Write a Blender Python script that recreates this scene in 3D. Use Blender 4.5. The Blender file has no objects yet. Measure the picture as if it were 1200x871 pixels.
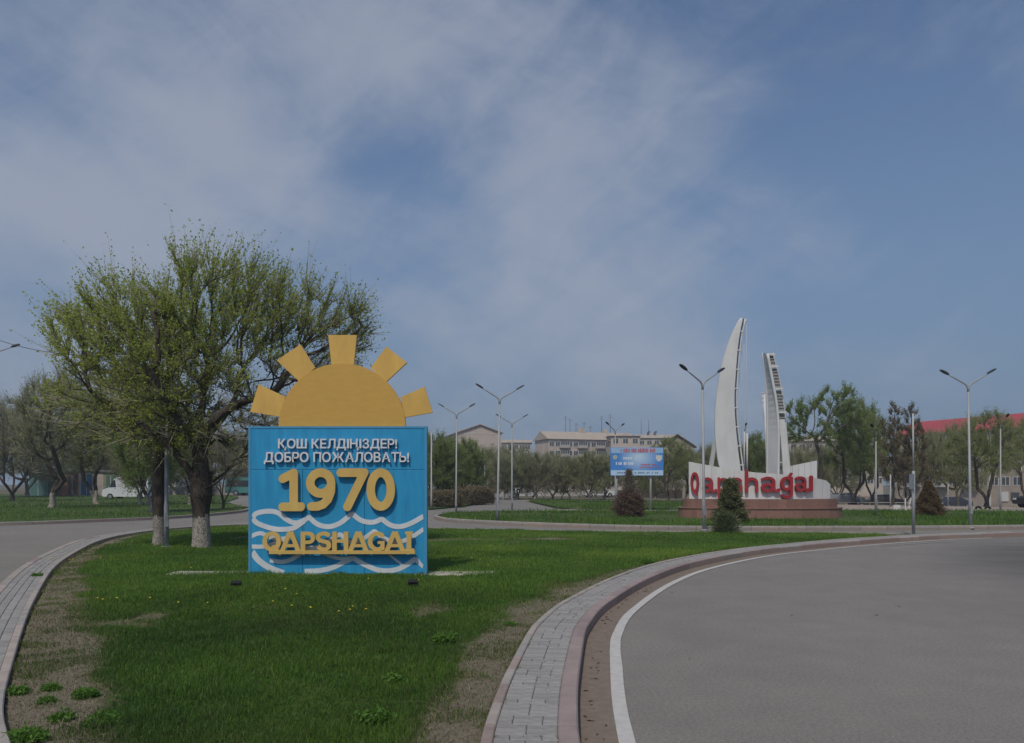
import bpy, bmesh, math, random
import numpy as np
from mathutils import Vector, Matrix

R = math.radians
sc = bpy.context.scene
COL = sc.collection
rng = np.random.default_rng(7)
random.seed(7)

# ------------------------------------------------------------------ camera, sky, sun, exposure
CAM_H = 1.7
cam_d = bpy.data.cameras.new('camera')
cam = bpy.data.objects.new('camera', cam_d); COL.objects.link(cam)
cam.location = (0, 0, CAM_H); cam.rotation_euler = (R(90), 0, 0)
cam_d.sensor_fit = 'HORIZONTAL'; cam_d.sensor_width = 36; cam_d.lens = 27
cam_d.shift_y = 132.5 / 1200
cam_d.clip_start = 0.05; cam_d.clip_end = 6000
sc.camera = cam

SUN_AZ, SUN_EL = R(20), R(54)          # behind the camera, a little to its left
world = bpy.data.worlds.new('World'); sc.world = world; world.use_nodes = True
def build_world():
    nt = world.node_tree; N = nt.nodes; L = nt.links
    N.clear()
    out = N.new('ShaderNodeOutputWorld'); bg = N.new('ShaderNodeBackground')
    sky = N.new('ShaderNodeTexSky'); sky.sky_type = 'NISHITA'; sky.sun_disc = False
    sky.sun_elevation = SUN_EL; sky.sun_rotation = math.pi + SUN_AZ
    sky.altitude = 500; sky.air_density = 1.0; sky.dust_density = 2.2; sky.ozone_density = 1.6
    tc = N.new('ShaderNodeTexCoord')
    sep = N.new('ShaderNodeSeparateXYZ'); L.new(tc.outputs['Generated'], sep.inputs[0])
    def math_(op, a, b=None, clamp=False):
        m = N.new('ShaderNodeMath'); m.operation = op; m.use_clamp = clamp
        for i, v in enumerate((a, b)):
            if v is None: continue
            if isinstance(v, (int, float)): m.inputs[i].default_value = v
            else: L.new(v, m.inputs[i])
        return m.outputs[0]
    zz = math_('ADD', math_('MAXIMUM', sep.outputs['Z'], 0.0), 0.22)
    px = math_('DIVIDE', sep.outputs['X'], zz); py = math_('DIVIDE', sep.outputs['Y'], zz)
    comb = N.new('ShaderNodeCombineXYZ'); L.new(px, comb.inputs[0]); L.new(py, comb.inputs[1])
    def coords(rot, scale, loc):
        mp = N.new('ShaderNodeMapping'); mp.vector_type = 'TEXTURE'; mp.inputs['Rotation'].default_value = (0, rot, 0)
        mp.inputs['Scale'].default_value = [1 / q for q in scale]; mp.inputs['Location'].default_value = loc
        L.new(tc.outputs['Generated'], mp.inputs[0]); return mp.outputs[0]
    def noise(vec, scale, detail, rough, dist):
        n = N.new('ShaderNodeTexNoise'); n.inputs['Scale'].default_value = scale
        n.inputs['Detail'].default_value = detail; n.inputs['Roughness'].default_value = rough; n.inputs['Distortion'].default_value = dist
        L.new(vec, n.inputs['Vector']); return n.outputs['Fac']
    c1 = coords(R(20), (2.2, 2.2, 4.2), (.3, .1, .7)); c2 = coords(R(24), (3.2, 4, 7.5), (.9, .2, .4)); c3 = coords(R(-35), (7, 9, 17), (.2, .5, .1))
    big = noise(c1, 1.0, 4, .5, .4); fine = noise(c2, 1.0, 9, .58, .5); wisp = noise(c3, 1.0, 9, .6, .6)
    v = math_('ADD', math_('MULTIPLY', big, .50), math_('ADD', math_('MULTIPLY', fine, .42), math_('MULTIPLY', wisp, .25)))
    # broad banks and gaps of the cirrus, as directions
    for (ax, ay, r, w) in ((60, 200, .24, .22), (230, 215, .13, .07), (470, 50, .17, .14), (640, 140, .11, .09), (800, 190, .10, .10), (920, 240, .07, .09), (620, 320, .26, .13), (850, 80, .07, .06),
                           (390, 180, .09, -.12), (510, 212, .09, -.12), (1050, 190, .20, -.05), (100, 20, .14, -.10), (30, 350, .08, -.10), (1140, 40, .12, .07)):
        d = Vector(((ax - 600) / 900, 1, (568 - ay) / 900)).normalized()
        dp = N.new('ShaderNodeVectorMath'); dp.operation = 'DISTANCE'; dp.inputs[1].default_value = d
        L.new(tc.outputs['Generated'], dp.inputs[0])
        q = math_('DIVIDE', dp.outputs['Value'], r)
        g = math_('POWER', 2.718, math_('MULTIPLY', math_('MULTIPLY', q, q), -1.0))
        v = math_('ADD', v, math_('MULTIPLY', g, w))
    mr = N.new('ShaderNodeMapRange'); mr.interpolation_type = 'SMOOTHSTEP'
    mr.inputs['From Min'].default_value = .51; mr.inputs['From Max'].default_value = .86
    mr.inputs['To Min'].default_value = 0.04; mr.inputs['To Max'].default_value = .80
    L.new(v, mr.inputs['Value'])
    hz = N.new('ShaderNodeMapRange'); hz.interpolation_type = 'SMOOTHSTEP'
    hz.inputs['From Min'].default_value = -.02; hz.inputs['From Max'].default_value = .58
    hz.inputs['To Min'].default_value = .95; hz.inputs['To Max'].default_value = 0.0
    L.new(sep.outputs['Z'], hz.inputs['Value'])
    hmix = N.new('ShaderNodeMix'); hmix.data_type = 'RGBA'; hmix.inputs['B'].default_value = (1.45, 2.15, 3.25, 1); L.new(hz.outputs[0], hmix.inputs['Factor'])
    cov = mr.outputs[0]
    mix = N.new('ShaderNodeMix'); mix.data_type = 'RGBA'
    mix.inputs['B'].default_value = (3.25, 3.6, 4.4, 1)
    grade = N.new('ShaderNodeMix'); grade.data_type = 'RGBA'; grade.blend_type = 'MULTIPLY'; grade.inputs['Factor'].default_value = 1
    grade.inputs['B'].default_value = SKY_TINT
    L.new(sky.outputs[0], grade.inputs['A'])
    L.new(cov, mix.inputs['Factor']); L.new(grade.outputs['Result'], hmix.inputs['A']); L.new(hmix.outputs['Result'], mix.inputs['A'])
    L.new(mix.outputs['Result'], bg.inputs['Color']); bg.inputs['Strength'].default_value = SKY_STRENGTH
    L.new(bg.outputs[0], out.inputs[0])
SKY_STRENGTH = 0.13
SKY_TINT = (.71, .83, .94, 1)
build_world()
sun_d = bpy.data.lights.new('sun', 'SUN'); sun_d.energy = 2.8; sun_d.angle = R(2.0); sun_d.color = (1.0, .925, .79)
sun = bpy.data.objects.new('sun', sun_d); COL.objects.link(sun)
sdir = Vector((-math.sin(SUN_AZ) * math.cos(SUN_EL), -math.cos(SUN_AZ) * math.cos(SUN_EL), math.sin(SUN_EL)))
sun.rotation_euler = sdir.to_track_quat('Z', 'Y').to_euler(); sun.location = sdir * 60
vs = sc.view_settings
vs.view_transform = 'Standard'; vs.look = 'None'; vs.exposure = -0.30; vs.gamma = 1; vs.use_curve_mapping = False
sc.render.engine = 'CYCLES'
sc.cycles.max_bounces = 6; sc.cycles.transparent_max_bounces = 8

# ------------------------------------------------------------------ helpers
def px_to_ground(px, py, z=0.0):
    Y = 900 * (CAM_H - z) / (py - 568)
    return ((px - 600) / 900 * Y, Y)
def at_depth(px, py, Y):
    return ((px - 600) / 900 * Y, Y, CAM_H - (py - 568) / 900 * Y)

def sstep(a, b, x):
    t = np.clip((x - a) / (b - a), 0, 1); return t * t * (3 - 2 * t)
def land(x, y):
    """the ground falls away gently behind the roundabout on the right-hand side"""
    return -2.5 * sstep(52, 140, np.asarray(y, float)) * sstep(14, 48, np.asarray(x, float))
def vnoise(x, y, s=0):
    x = np.asarray(x, float); y = np.asarray(y, float)
    xi = np.floor(x).astype(int); yi = np.floor(y).astype(int); fx = x - xi; fy = y - yi
    fx = fx * fx * (3 - 2 * fx); fy = fy * fy * (3 - 2 * fy)
    def h(a, b):
        n = (a * 374761393 + b * 668265263 + s * 1442695041) & 0xffffffff
        n = ((n ^ (n >> 13)) * 1274126177) & 0xffffffff
        return ((n ^ (n >> 16)) & 0xffff) / 65535.0
    return (h(xi, yi) * (1 - fx) + h(xi + 1, yi) * fx) * (1 - fy) + (h(xi, yi + 1) * (1 - fx) + h(xi + 1, yi + 1) * fx) * fy
def fbm(x, y, s=0, o=3):
    t = 0; a = .5; n = 0
    for k in range(o):
        t = t + a * vnoise(np.asarray(x) * 2 ** k, np.asarray(y) * 2 ** k, s + k); n += a; a *= .5
    return t / n

MATS = {}
def mat(name, color, rough=.8, var=.15, scale=6.0, bump=0.0, bscale=None, color2=None, metal=0.0, spec=.3, detail=6, streak=None):
    """a principled surface whose colour drifts by noise between two tones"""
    if name in MATS: return MATS[name]
    m = bpy.data.materials.new(name); m.use_nodes = True
    nt = m.node_tree; N = nt.nodes; L = nt.links; b = N['Principled BSDF']
    b.inputs['Roughness'].default_value = rough; b.inputs['Metallic'].default_value = metal
    b.inputs['Specular IOR Level'].default_value = spec
    tc = N.new('ShaderNodeTexCoord'); n = N.new('ShaderNodeTexNoise')
    src = tc.outputs['Object']
    if streak:
        mp = N.new('ShaderNodeMapping'); mp.inputs['Scale'].default_value = streak; L.new(src, mp.inputs[0]); src = mp.outputs[0]
    n.inputs['Scale'].default_value = scale; n.inputs['Detail'].default_value = detail; n.inputs['Roughness'].default_value = .6
    L.new(src, n.inputs['Vector'])
    r = N.new('ShaderNodeValToRGB'); c = Vector(color)
    c2 = Vector(color2) if color2 else c * (1 - var)
    c1 = c if color2 else c * (1 + var * .6)
    r.color_ramp.elements[0].position = .3; r.color_ramp.elements[1].position = .7
    r.color_ramp.elements[0].color = (*c2, 1); r.color_ramp.elements[1].color = (*c1, 1)
    L.new(n.outputs['Fac'], r.inputs[0]); L.new(r.outputs[0], b.inputs['Base Color'])
    if bump:
        bn = N.new('ShaderNodeTexNoise'); bn.inputs['Scale'].default_value = bscale or scale * 6; bn.inputs['Detail'].default_value = 5
        L.new(tc.outputs['Object'], bn.inputs['Vector'])
        bp = N.new('ShaderNodeBump'); bp.inputs['Strength'].default_value = bump; bp.inputs['Distance'].default_value = .02
        L.new(bn.outputs['Fac'], bp.inputs['Height']); L.new(bp.outputs[0], b.inputs['Normal'])
    MATS[name] = m; return m
def tint_mat(name, stops, rough=.7, trans=.35, spec=.2, patch=None):
    """leaves, blades and pieces: colour by a per-face tint, partly translucent"""
    if name in MATS: return MATS[name]
    m = bpy.data.materials.new(name); m.use_nodes = True
    nt = m.node_tree; N = nt.nodes; L = nt.links; b = N['Principled BSDF']
    b.inputs['Roughness'].default_value = rough; b.inputs['Specular IOR Level'].default_value = spec
    a = N.new('ShaderNodeAttribute'); a.attribute_name = 'tint'
    r = N.new('ShaderNodeValToRGB')
    while len(r.color_ramp.elements) < len(stops): r.color_ramp.elements.new(.5)
    for e, (p, c) in zip(r.color_ramp.elements, stops): e.position = p; e.color = (*c, 1)
    L.new(a.outputs['Fac'], r.inputs[0]); colr = r.outputs[0]
    if patch:
        tc = N.new('ShaderNodeTexCoord'); n = N.new('ShaderNodeTexNoise'); n.inputs['Scale'].default_value = patch[0]; n.inputs['Detail'].default_value = 3
        L.new(tc.outputs['Object'], n.inputs['Vector'])
        rr = N.new('ShaderNodeMapRange'); rr.inputs['From Min'].default_value = .35; rr.inputs['From Max'].default_value = .65; L.new(n.outputs['Fac'], rr.inputs['Value'])
        mx = N.new('ShaderNodeMix'); mx.data_type = 'RGBA'; mx.blend_type = 'MULTIPLY'
        mx.inputs['B'].default_value = (*patch[1], 1); L.new(rr.outputs[0], mx.inputs['Factor']); L.new(colr, mx.inputs['A']); colr = mx.outputs['Result']
    L.new(colr, b.inputs['Base Color'])
    if trans:
        t = N.new('ShaderNodeBsdfTranslucent'); L.new(colr, t.inputs['Color'])
        mx = N.new('ShaderNodeMixShader'); mx.inputs[0].default_value = trans
        L.new(b.outputs[0], mx.inputs[1]); L.new(t.outputs[0], mx.inputs[2]); L.new(mx.outputs[0], N['Material Output'].inputs[0])
    MATS[name] = m; return m

def tag(o, label=None, cat=None, group=None, kind=None):
    if label: o['label'] = label
    if cat: o['category'] = cat
    if group: o['group'] = group
    if kind: o['kind'] = kind
    return o
def empty(name, loc=(0, 0, 0), rz=0.0):
    o = bpy.data.objects.new(name, None); COL.objects.link(o); o.location = loc; o.rotation_euler = (0, 0, rz); o.empty_display_size = .2
    return o
def link(name, me, parent=None, loc=None):
    o = bpy.data.objects.new(name, me); COL.objects.link(o)
    if parent: o.parent = parent
    if loc is not None: o.location = loc
    return o
def copy_tree(o, parent=None):
    c = o.copy(); COL.objects.link(c); c.parent = parent
    for ch in list(o.children): copy_tree(ch, c)
    return c

def np_mesh(name, V, polys, mats, tint=None, mi=None, smooth=False):
    """polys: list of (n, k) integer arrays"""
    me = bpy.data.meshes.new(name); V = np.asarray(V, np.float32)
    me.vertices.add(len(V)); me.vertices.foreach_set('co', V.ravel())
    polys = [np.asarray(p, np.int32) for p in polys if len(p)]
    lo = np.concatenate([p.ravel() for p in polys]); cnt = np.concatenate([np.full(len(p), p.shape[1], np.int32) for p in polys])
    me.loops.add(len(lo)); me.loops.foreach_set('vertex_index', lo)
    me.polygons.add(len(cnt)); me.polygons.foreach_set('loop_start', np.concatenate([[0], np.cumsum(cnt)[:-1]]).astype(np.int32))
    me.polygons.foreach_set('loop_total', cnt)
    if mi is not None: me.polygons.foreach_set('material_index', np.asarray(mi, np.int32))
    if smooth: me.polygons.foreach_set('use_smooth', np.ones(len(cnt), bool))
    for m in (mats if isinstance(mats, (list, tuple)) else [mats]): me.materials.append(m)
    if tint is not None:
        at = me.attributes.new('tint', 'FLOAT', 'FACE'); at.data.foreach_set('value', np.asarray(tint, np.float32))
    me.update(calc_edges=True); me.validate()
    return me

class MB:
    """collects shapes for one mesh"""
    def __init__(s): s.v = []; s.f = []; s.m = []; s.sm = []
    def add(s, v, f, m=0, sm=False):
        b = len(s.v); s.v += [tuple(p) for p in v]; s.f += [tuple(i + b for i in q) for q in f]; s.m += [m] * len(f); s.sm += [sm] * len(f); return s
    def box(s, x0, x1, y0, y1, z0, z1, m=0):
        return s.add([(x0, y0, z0), (x1, y0, z0), (x1, y1, z0), (x0, y1, z0), (x0, y0, z1), (x1, y0, z1), (x1, y1, z1), (x0, y1, z1)],
                     [(0, 3, 2, 1), (4, 5, 6, 7), (0, 1, 5, 4), (1, 2, 6, 5), (2, 3, 7, 6), (3, 0, 4, 7)], m)
    def cbox(s, x0, x1, y0, y1, z0, z1, c=.01, m=0):
        """box with chamfered top edges"""
        v = [(x0, y0, z0), (x1, y0, z0), (x1, y1, z0), (x0, y1, z0), (x0, y0, z1 - c), (x1, y0, z1 - c), (x1, y1, z1 - c), (x0, y1, z1 - c),
             (x0 + c, y0 + c, z1), (x1 - c, y0 + c, z1), (x1 - c, y1 - c, z1), (x0 + c, y1 - c, z1)]
        f = [(0, 3, 2, 1), (8, 9, 10, 11)]
        for a in range(4):
            b = (a + 1) % 4; f += [(a, b, 4 + b, 4 + a), (4 + a, 4 + b, 8 + b, 8 + a)]
        return s.add(v, f, m)
    def tube(s, pts, rad, n=8, m=0, cap=True, sm=True):
        pts = [Vector(p) for p in pts]; k = len(pts)
        if not hasattr(rad, '__len__'): rad = [rad] * k
        v = []; ref = None
        for i, p in enumerate(pts):
            t = (pts[min(i + 1, k - 1)] - pts[max(i - 1, 0)]).normalized()
            if ref is None: ref = Vector((1, 0, 0)) if abs(t.x) < .8 else Vector((0, 1, 0))
            a = (ref - t * ref.dot(t)).normalized(); ref = a; b = t.cross(a)
            v += [p + (a * math.cos(2 * math.pi * j / n) + b * math.sin(2 * math.pi * j / n)) * rad[i] for j in range(n)]
        f = [(i * n + j, i * n + (j + 1) % n, (i + 1) * n + (j + 1) % n, (i + 1) * n + j) for i in range(k - 1) for j in range(n)]
        s.add(v, f, m, sm)
        if cap: s.f += [tuple(len(s.v) - n + j for j in range(n)), tuple(len(s.v) - k * n + n - 1 - j for j in range(n))]; s.m += [m, m]; s.sm += [False, False]
        return s
    def prism(s, poly, y0, y1, m=0, axis='y'):
        """polygon in (x, z) pushed along y (or (x, y) pushed along z)"""
        n = len(poly); P = (lambda p, d: (p[0], d, p[1])) if axis == 'y' else (lambda p, d: (p[0], p[1], d))
        if axis == 'x': P = lambda p, d: (d, p[0], p[1])
        v = [P(p, y0) for p in poly] + [P(p, y1) for p in poly]
        f = [tuple(range(n)), tuple(range(2 * n - 1, n - 1, -1))] + [(i, n + i, n + (i + 1) % n, (i + 1) % n) for i in range(n)]
        return s.add(v, f, m)
    def mesh(s, name, mats):
        me = bpy.data.meshes.new(name); me.from_pydata(s.v, [], s.f)
        for m in (mats if isinstance(mats, (list, tuple)) else [mats]): me.materials.append(m)
        me.polygons.foreach_set('material_index', s.m); me.polygons.foreach_set('use_smooth', s.sm)
        bm = bmesh.new(); bm.from_mesh(me); bmesh.ops.recalc_face_normals(bm, faces=bm.faces); bm.to_mesh(me); bm.free()
        me.update(); return me
    def build(s, name, mats, parent=None, loc=None): return link(name, s.mesh(name, mats), parent, loc)

def resample(pts, step):
    """smooth curve through points (Catmull-Rom), resampled evenly"""
    P = np.array(pts, float); P = np.vstack([2 * P[0] - P[1], P, 2 * P[-1] - P[-2]]); out = []
    for i in range(1, len(P) - 2):
        t = np.linspace(0, 1, 24, endpoint=False)[:, None]; a, b, c, d = P[i - 1], P[i], P[i + 1], P[i + 2]
        out.append(.5 * ((2 * b) + (c - a) * t + (2 * a - 5 * b + 4 * c - d) * t ** 2 + (3 * b - a - 3 * c + d) * t ** 3))
    Q = np.vstack(out + [P[-2][None]])
    for _ in range(25): Q[1:-1] = .25 * Q[:-2] + .5 * Q[1:-1] + .25 * Q[2:]
    s = np.concatenate([[0], np.cumsum(np.linalg.norm(np.diff(Q, axis=0), axis=1))]); n = max(2, int(s[-1] / step) + 1)
    u = np.linspace(0, s[-1], n); return np.stack([np.interp(u, s, Q[:, k]) for k in range(Q.shape[1])], 1)
def normals2(P):
    T = np.gradient(P, axis=0); T /= np.linalg.norm(T, axis=1)[:, None]; return np.stack([-T[:, 1], T[:, 0]], 1)   # left of travel
# ------------------------------------------------------------------ setting: ground, roads, islands
def stain_nodes(m, fn):
    nt = m.node_tree; return fn(nt, nt.nodes, nt.links, nt.nodes['Principled BSDF'])
def asphalt_mat():
    m = bpy.data.materials.new('asphalt'); m.use_nodes = True
    nt = m.node_tree; N = nt.nodes; L = nt.links; b = N['Principled BSDF']
    b.inputs['Roughness'].default_value = .85; b.inputs['Specular IOR Level'].default_value = .35
    tc = N.new('ShaderNodeTexCoord')
    def noise(scale, detail=4, mp=None, rough=.55):
        n = N.new('ShaderNodeTexNoise'); n.inputs['Scale'].default_value = scale; n.inputs['Detail'].default_value = detail; n.inputs['Roughness'].default_value = rough
        if mp:
            q = N.new('ShaderNodeMapping'); q.inputs['Scale'].default_value = mp[0]; q.inputs['Rotation'].default_value = (0, 0, mp[1]); L.new(tc.outputs['Object'], q.inputs[0]); L.new(q.outputs[0], n.inputs['Vector'])
        else: L.new(tc.outputs['Object'], n.inputs['Vector'])
        return n.outputs['Fac']
    def ramp(f, a, b_, ca, cb):
        r = N.new('ShaderNodeValToRGB'); r.color_ramp.elements[0].position = a; r.color_ramp.elements[1].position = b_
        r.color_ramp.elements[0].color = (*ca, 1); r.color_ramp.elements[1].color = (*cb, 1); L.new(f, r.inputs[0]); return r.outputs[0]
    def mul(a, c, fac=1.0):
        x = N.new('ShaderNodeMix'); x.data_type = 'RGBA'; x.blend_type = 'MULTIPLY'
        if isinstance(fac, float): x.inputs['Factor'].default_value = fac
        else: L.new(fac, x.inputs['Factor'])
        L.new(a, x.inputs['A'])
        if isinstance(c, tuple): x.inputs['B'].default_value = (*c, 1)
        else: L.new(c, x.inputs['B'])
        return x.outputs['Result']
    c = ramp(noise(.35, 5), .3, .7, ASPH[0], ASPH[1])
    c = mul(c, ramp(noise(95, 3, rough=.8), .30, .72, (.60, .60, .60), (1.32, 1.31, 1.29)))
    c = mul(c, ramp(noise(320, 2, rough=.8), .32, .70, (.72, .72, .72), (1.22, 1.22, 1.22)))
    c = mul(c, ramp(noise(34, 5, rough=.8), .34, .66, (.70, .70, .70), (1.20, 1.20, 1.19)))
    c = mul(c, ramp(noise(1.7, 5), .35, .7, (.93, .93, .93), (1.04, 1.04, 1.03)))
    # darker streaky stretch of asphalt, on the right of the bend
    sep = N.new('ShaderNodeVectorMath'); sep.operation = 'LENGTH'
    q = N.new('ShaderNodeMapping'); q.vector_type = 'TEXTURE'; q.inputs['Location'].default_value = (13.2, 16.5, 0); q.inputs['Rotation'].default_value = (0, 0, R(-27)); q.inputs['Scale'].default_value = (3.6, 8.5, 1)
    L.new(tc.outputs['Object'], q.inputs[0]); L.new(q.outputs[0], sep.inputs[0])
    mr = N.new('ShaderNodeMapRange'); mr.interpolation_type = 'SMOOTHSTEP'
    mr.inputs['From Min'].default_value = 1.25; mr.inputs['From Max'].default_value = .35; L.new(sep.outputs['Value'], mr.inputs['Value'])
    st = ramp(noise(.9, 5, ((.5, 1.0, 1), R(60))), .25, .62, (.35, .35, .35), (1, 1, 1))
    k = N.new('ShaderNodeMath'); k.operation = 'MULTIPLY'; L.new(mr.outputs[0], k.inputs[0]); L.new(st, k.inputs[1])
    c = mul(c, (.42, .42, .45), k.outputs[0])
    L.new(c, b.inputs['Base Color'])
    bp = N.new('ShaderNodeBump'); bp.inputs['Strength'].default_value = .5; bp.inputs['Distance'].default_value = .006
    L.new(noise(130, 3, rough=.7), bp.inputs['Height']); L.new(bp.outputs[0], b.inputs['Normal'])
    MATS['asphalt'] = m; return m
ASPH = ((.222, .204, .188), (.256, .236, .216))

def ground_mat(name, soil1, soil2, g1, g2, gscale, lo, hi, attr=None, fine=30):
    """soil and turf mixed by noise (and by the painted-on wear attribute of the sheet)"""
    m = bpy.data.materials.new(name); m.use_nodes = True
    nt = m.node_tree; N = nt.nodes; L = nt.links; b = N['Principled BSDF']; b.inputs['Roughness'].default_value = .95; b.inputs['Specular IOR Level'].default_value = .1
    tc = N.new('ShaderNodeTexCoord')
    def noise(s, d=5, r=.6):
        n = N.new('ShaderNodeTexNoise'); n.inputs['Scale'].default_value = s; n.inputs['Detail'].default_value = d; n.inputs['Roughness'].default_value = r; L.new(tc.outputs['Object'], n.inputs['Vector']); return n.outputs['Fac']
    def ramp(f, a, b_, ca, cb):
        r = N.new('ShaderNodeValToRGB'); r.color_ramp.elements[0].position = a; r.color_ramp.elements[1].position = b_
        r.color_ramp.elements[0].color = (*ca, 1); r.color_ramp.elements[1].color = (*cb, 1); L.new(f, r.inputs[0]); return r.outputs[0]
    s = ramp(noise(fine, 6, .75), .35, .68, soil1, soil2); g = ramp(noise(fine * .6, 6, .75), .3, .7, g1, g2)
    f = noise(gscale, 5)
    if attr:
        a = N.new('ShaderNodeAttribute'); a.attribute_name = attr
        q = N.new('ShaderNodeMath'); q.operation = 'ADD'; L.new(a.outputs['Fac'], q.inputs[0])
        h = N.new('ShaderNodeMath'); h.operation = 'MULTIPLY_ADD'; h.inputs[1].default_value = .7; h.inputs[2].default_value = -.35; L.new(f, h.inputs[0]); L.new(h.outputs[0], q.inputs[1]); f = q.outputs[0]
    w = ramp(f, lo, hi, (0, 0, 0), (1, 1, 1))
    mx = N.new('ShaderNodeMix'); mx.data_type = 'RGBA'; L.new(w, mx.inputs['Factor']); L.new(g, mx.inputs['A']); L.new(s, mx.inputs['B'])
    L.new(mx.outputs['Result'], b.inputs['Base Color'])
    bp = N.new('ShaderNodeBump'); bp.inputs['Strength'].default_value = .8; bp.inputs['Distance'].default_value = .03
    L.new(noise(fine * 1.5, 5, .7), bp.inputs['Height']); L.new(bp.outputs[0], b.inputs['Normal'])
    MATS[name] = m; return m
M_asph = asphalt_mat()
SOIL1, SOIL2 = (.15, .125, .092), (.28, .235, .18)
M_lawn = ground_mat('lawn_soil', SOIL1, SOIL2, (.045, .075, .016), (.095, .145, .032), 1.3, .36, .74, 'bare', 34)
M_verge = ground_mat('verge_turf', SOIL1, SOIL2, (.045, .075, .022), (.085, .125, .040), .5, .56, .74, None, 9)
M_field = ground_mat('field_soil', (.13, .105, .08), (.23, .19, .15), (.06, .07, .035), (.10, .10, .055), .12, .40, .60, None, 4)

# the ground sheet
gx = np.concatenate([[-3500, -1500, -700, -350], np.linspace(-200, 200, 81), [350, 700, 1500, 3500]])
gy = np.concatenate([[-900, -300, -120], np.linspace(-60, 260, 65), [320, 420, 600, 900, 1500, 2600, 4500]])
GX, GY = np.meshgrid(gx, gy); Z = land(GX, GY) - .06
idx = np.arange(GX.size).reshape(GX.shape)
quads = np.stack([idx[:-1, :-1], idx[:-1, 1:], idx[1:, 1:], idx[1:, :-1]], -1).reshape(-1, 4)
tag(link('ground', np_mesh('ground', np.stack([GX, GY, Z], -1).reshape(-1, 3), [quads], M_field, smooth=True)), 'pale dusty ground stretching away behind the roundabout', 'ground', kind='structure')

def sheet(name, poly, z, m, thick=0.0, smooth_step=None, label=None, cat=None):
    P = np.array(poly, float)
    if smooth_step: P = resample(np.vstack([P, P[:1]]), smooth_step)[:-1]
    bm = bmesh.new(); vs_ = [bm.verts.new((p[0], p[1], z)) for p in P]; f = bm.faces.new(vs_)
    bm.normal_update()
    if f.normal.z < 0: f.normal_flip()
    if thick:
        lo = [bm.verts.new((p[0], p[1], z - thick)) for p in P]; n = len(P)
        for i in range(n): bm.faces.new((vs_[i], vs_[(i + 1) % n], lo[(i + 1) % n], lo[i]))
    bmesh.ops.triangulate(bm, faces=[q for q in bm.faces if len(q.verts) > 4])
    bmesh.ops.recalc_face_normals(bm, faces=bm.faces)
    me = bpy.data.meshes.new(name); bm.to_mesh(me); bm.free(); me.materials.append(m)
    if me.polygons[0].normal.z < 0: me.flip_normals()
    return tag(link(name, me), label, cat, kind='structure'), P

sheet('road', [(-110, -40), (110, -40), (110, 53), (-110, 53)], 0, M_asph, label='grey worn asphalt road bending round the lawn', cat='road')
sheet('side_road', [(-24, 52.5), (-7, 52.5), (-8, 60), (-17.5, 80), (-33, 124), (-52, 124), (-27, 69)], .004, M_asph, label='grey side road running off behind the welcome sign', cat='road')
EXIT_L = [(-5.3, 51), (-3.6, 58), (-2.2, 69.5), (-1.7, 76), (-3.5, 105), (-9, 160)]; EXIT_R = [(-4, 160), (-.4, 105), (.9, 86), (1.9, 70), (2.6, 60), (3.2, 51)]
sheet('exit_road', EXIT_L + EXIT_R, .008, M_asph, label='grey road leading away between hedge and grass island', cat='road')
M_path = mat('pale_path', (.30, .26, .215), .9, .2, 1.5, .3, 40)
sheet('path', [(1.2, 81), (12, 79), (26, 74), (40, 71), (40, 74), (26, 79), (12, 86), (.9, 88)], -.02, M_path, label='pale path crossing behind the far grass island', cat='path')
M_dirt = mat('yard_dirt', (.33, .27, .225), .95, .22, .8, .3, 30)
yd = np.array([[26, 53.2], [70, 53.2], [110, 60], [110, 138], [68, 138], [40, 100], [28, 70]])
bm = bmesh.new(); bmesh.ops.create_grid(bm, x_segments=50, y_segments=50, size=1)
for v in bm.verts:
    a = (v.co.x + 1) / 2; t = (v.co.y + 1) / 2; y = 53.3 + t * 85; x = 23 + t * 20 + a * (92 - t * 20) + 2 * math.sin(y * .2); v.co = (x, y, float(land(x, y)) - .035 + (.02 if t > .02 else 0))
me = bpy.data.meshes.new('dirt_yard'); bm.to_mesh(me); bm.free(); me.materials.append(M_dirt)
tag(link('dirt_yard', me), 'pale bare earth yard before the red-roofed block', 'ground', kind='structure')

# islands and verges of grass
ROUND = [(-3.7, 38), (-2.7, 34.8), (0, 31.9), (3.3, 29.8), (6.4, 28.7), (12.7, 28.5), (19.6, 29.3), (28, 32), (35, 37), (36, 43), (31, 46), (21, 46.8), (10, 46.2), (2.1, 46), (-1.5, 45), (-3.4, 42)]
_, ROUND_P = sheet('roundabout_lawn', ROUND, .12, M_verge, .16, .5, 'grassy roundabout island carrying the sail monument', 'lawn')
_, FAR_P = sheet('far_lawn', [(3.2, 57), (4.5, 52.6), (10, 51.6), (20, 52), (22.5, 57), (20, 69), (10, 75.5), (3.4, 78.5), (1.8, 80), (2.2, 70)], .1, M_verge, .16, .8, 'far grass island beyond the roundabout', 'lawn')
_, LEFT_P = sheet('left_verge', [(-120, 27), (-60, 28.5), (-34, 29.6), (-25.5, 30.7), (-21.2, 32), (-19.0, 34.6), (-17, 38.2), (-16.4, 44), (-16.9, 48.5), (-19, 55), (-26, 69.5), (-50, 122), (-120, 122)], .1, M_verge, .16, .8, 'grass verge with whitewashed trees across the road', 'lawn')
_, MID_P = sheet('hedge_verge', [(-5.5, 51), (-3.9, 58), (-2.5, 69.5), (-2.1, 76), (-3.9, 105), (-10, 150), (-36, 124), (-17.5, 80), (-8.6, 60), (-7.6, 53)], .1, M_verge, .16, .8, 'grass verge with clipped hedge beside the exit road', 'lawn')

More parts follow.
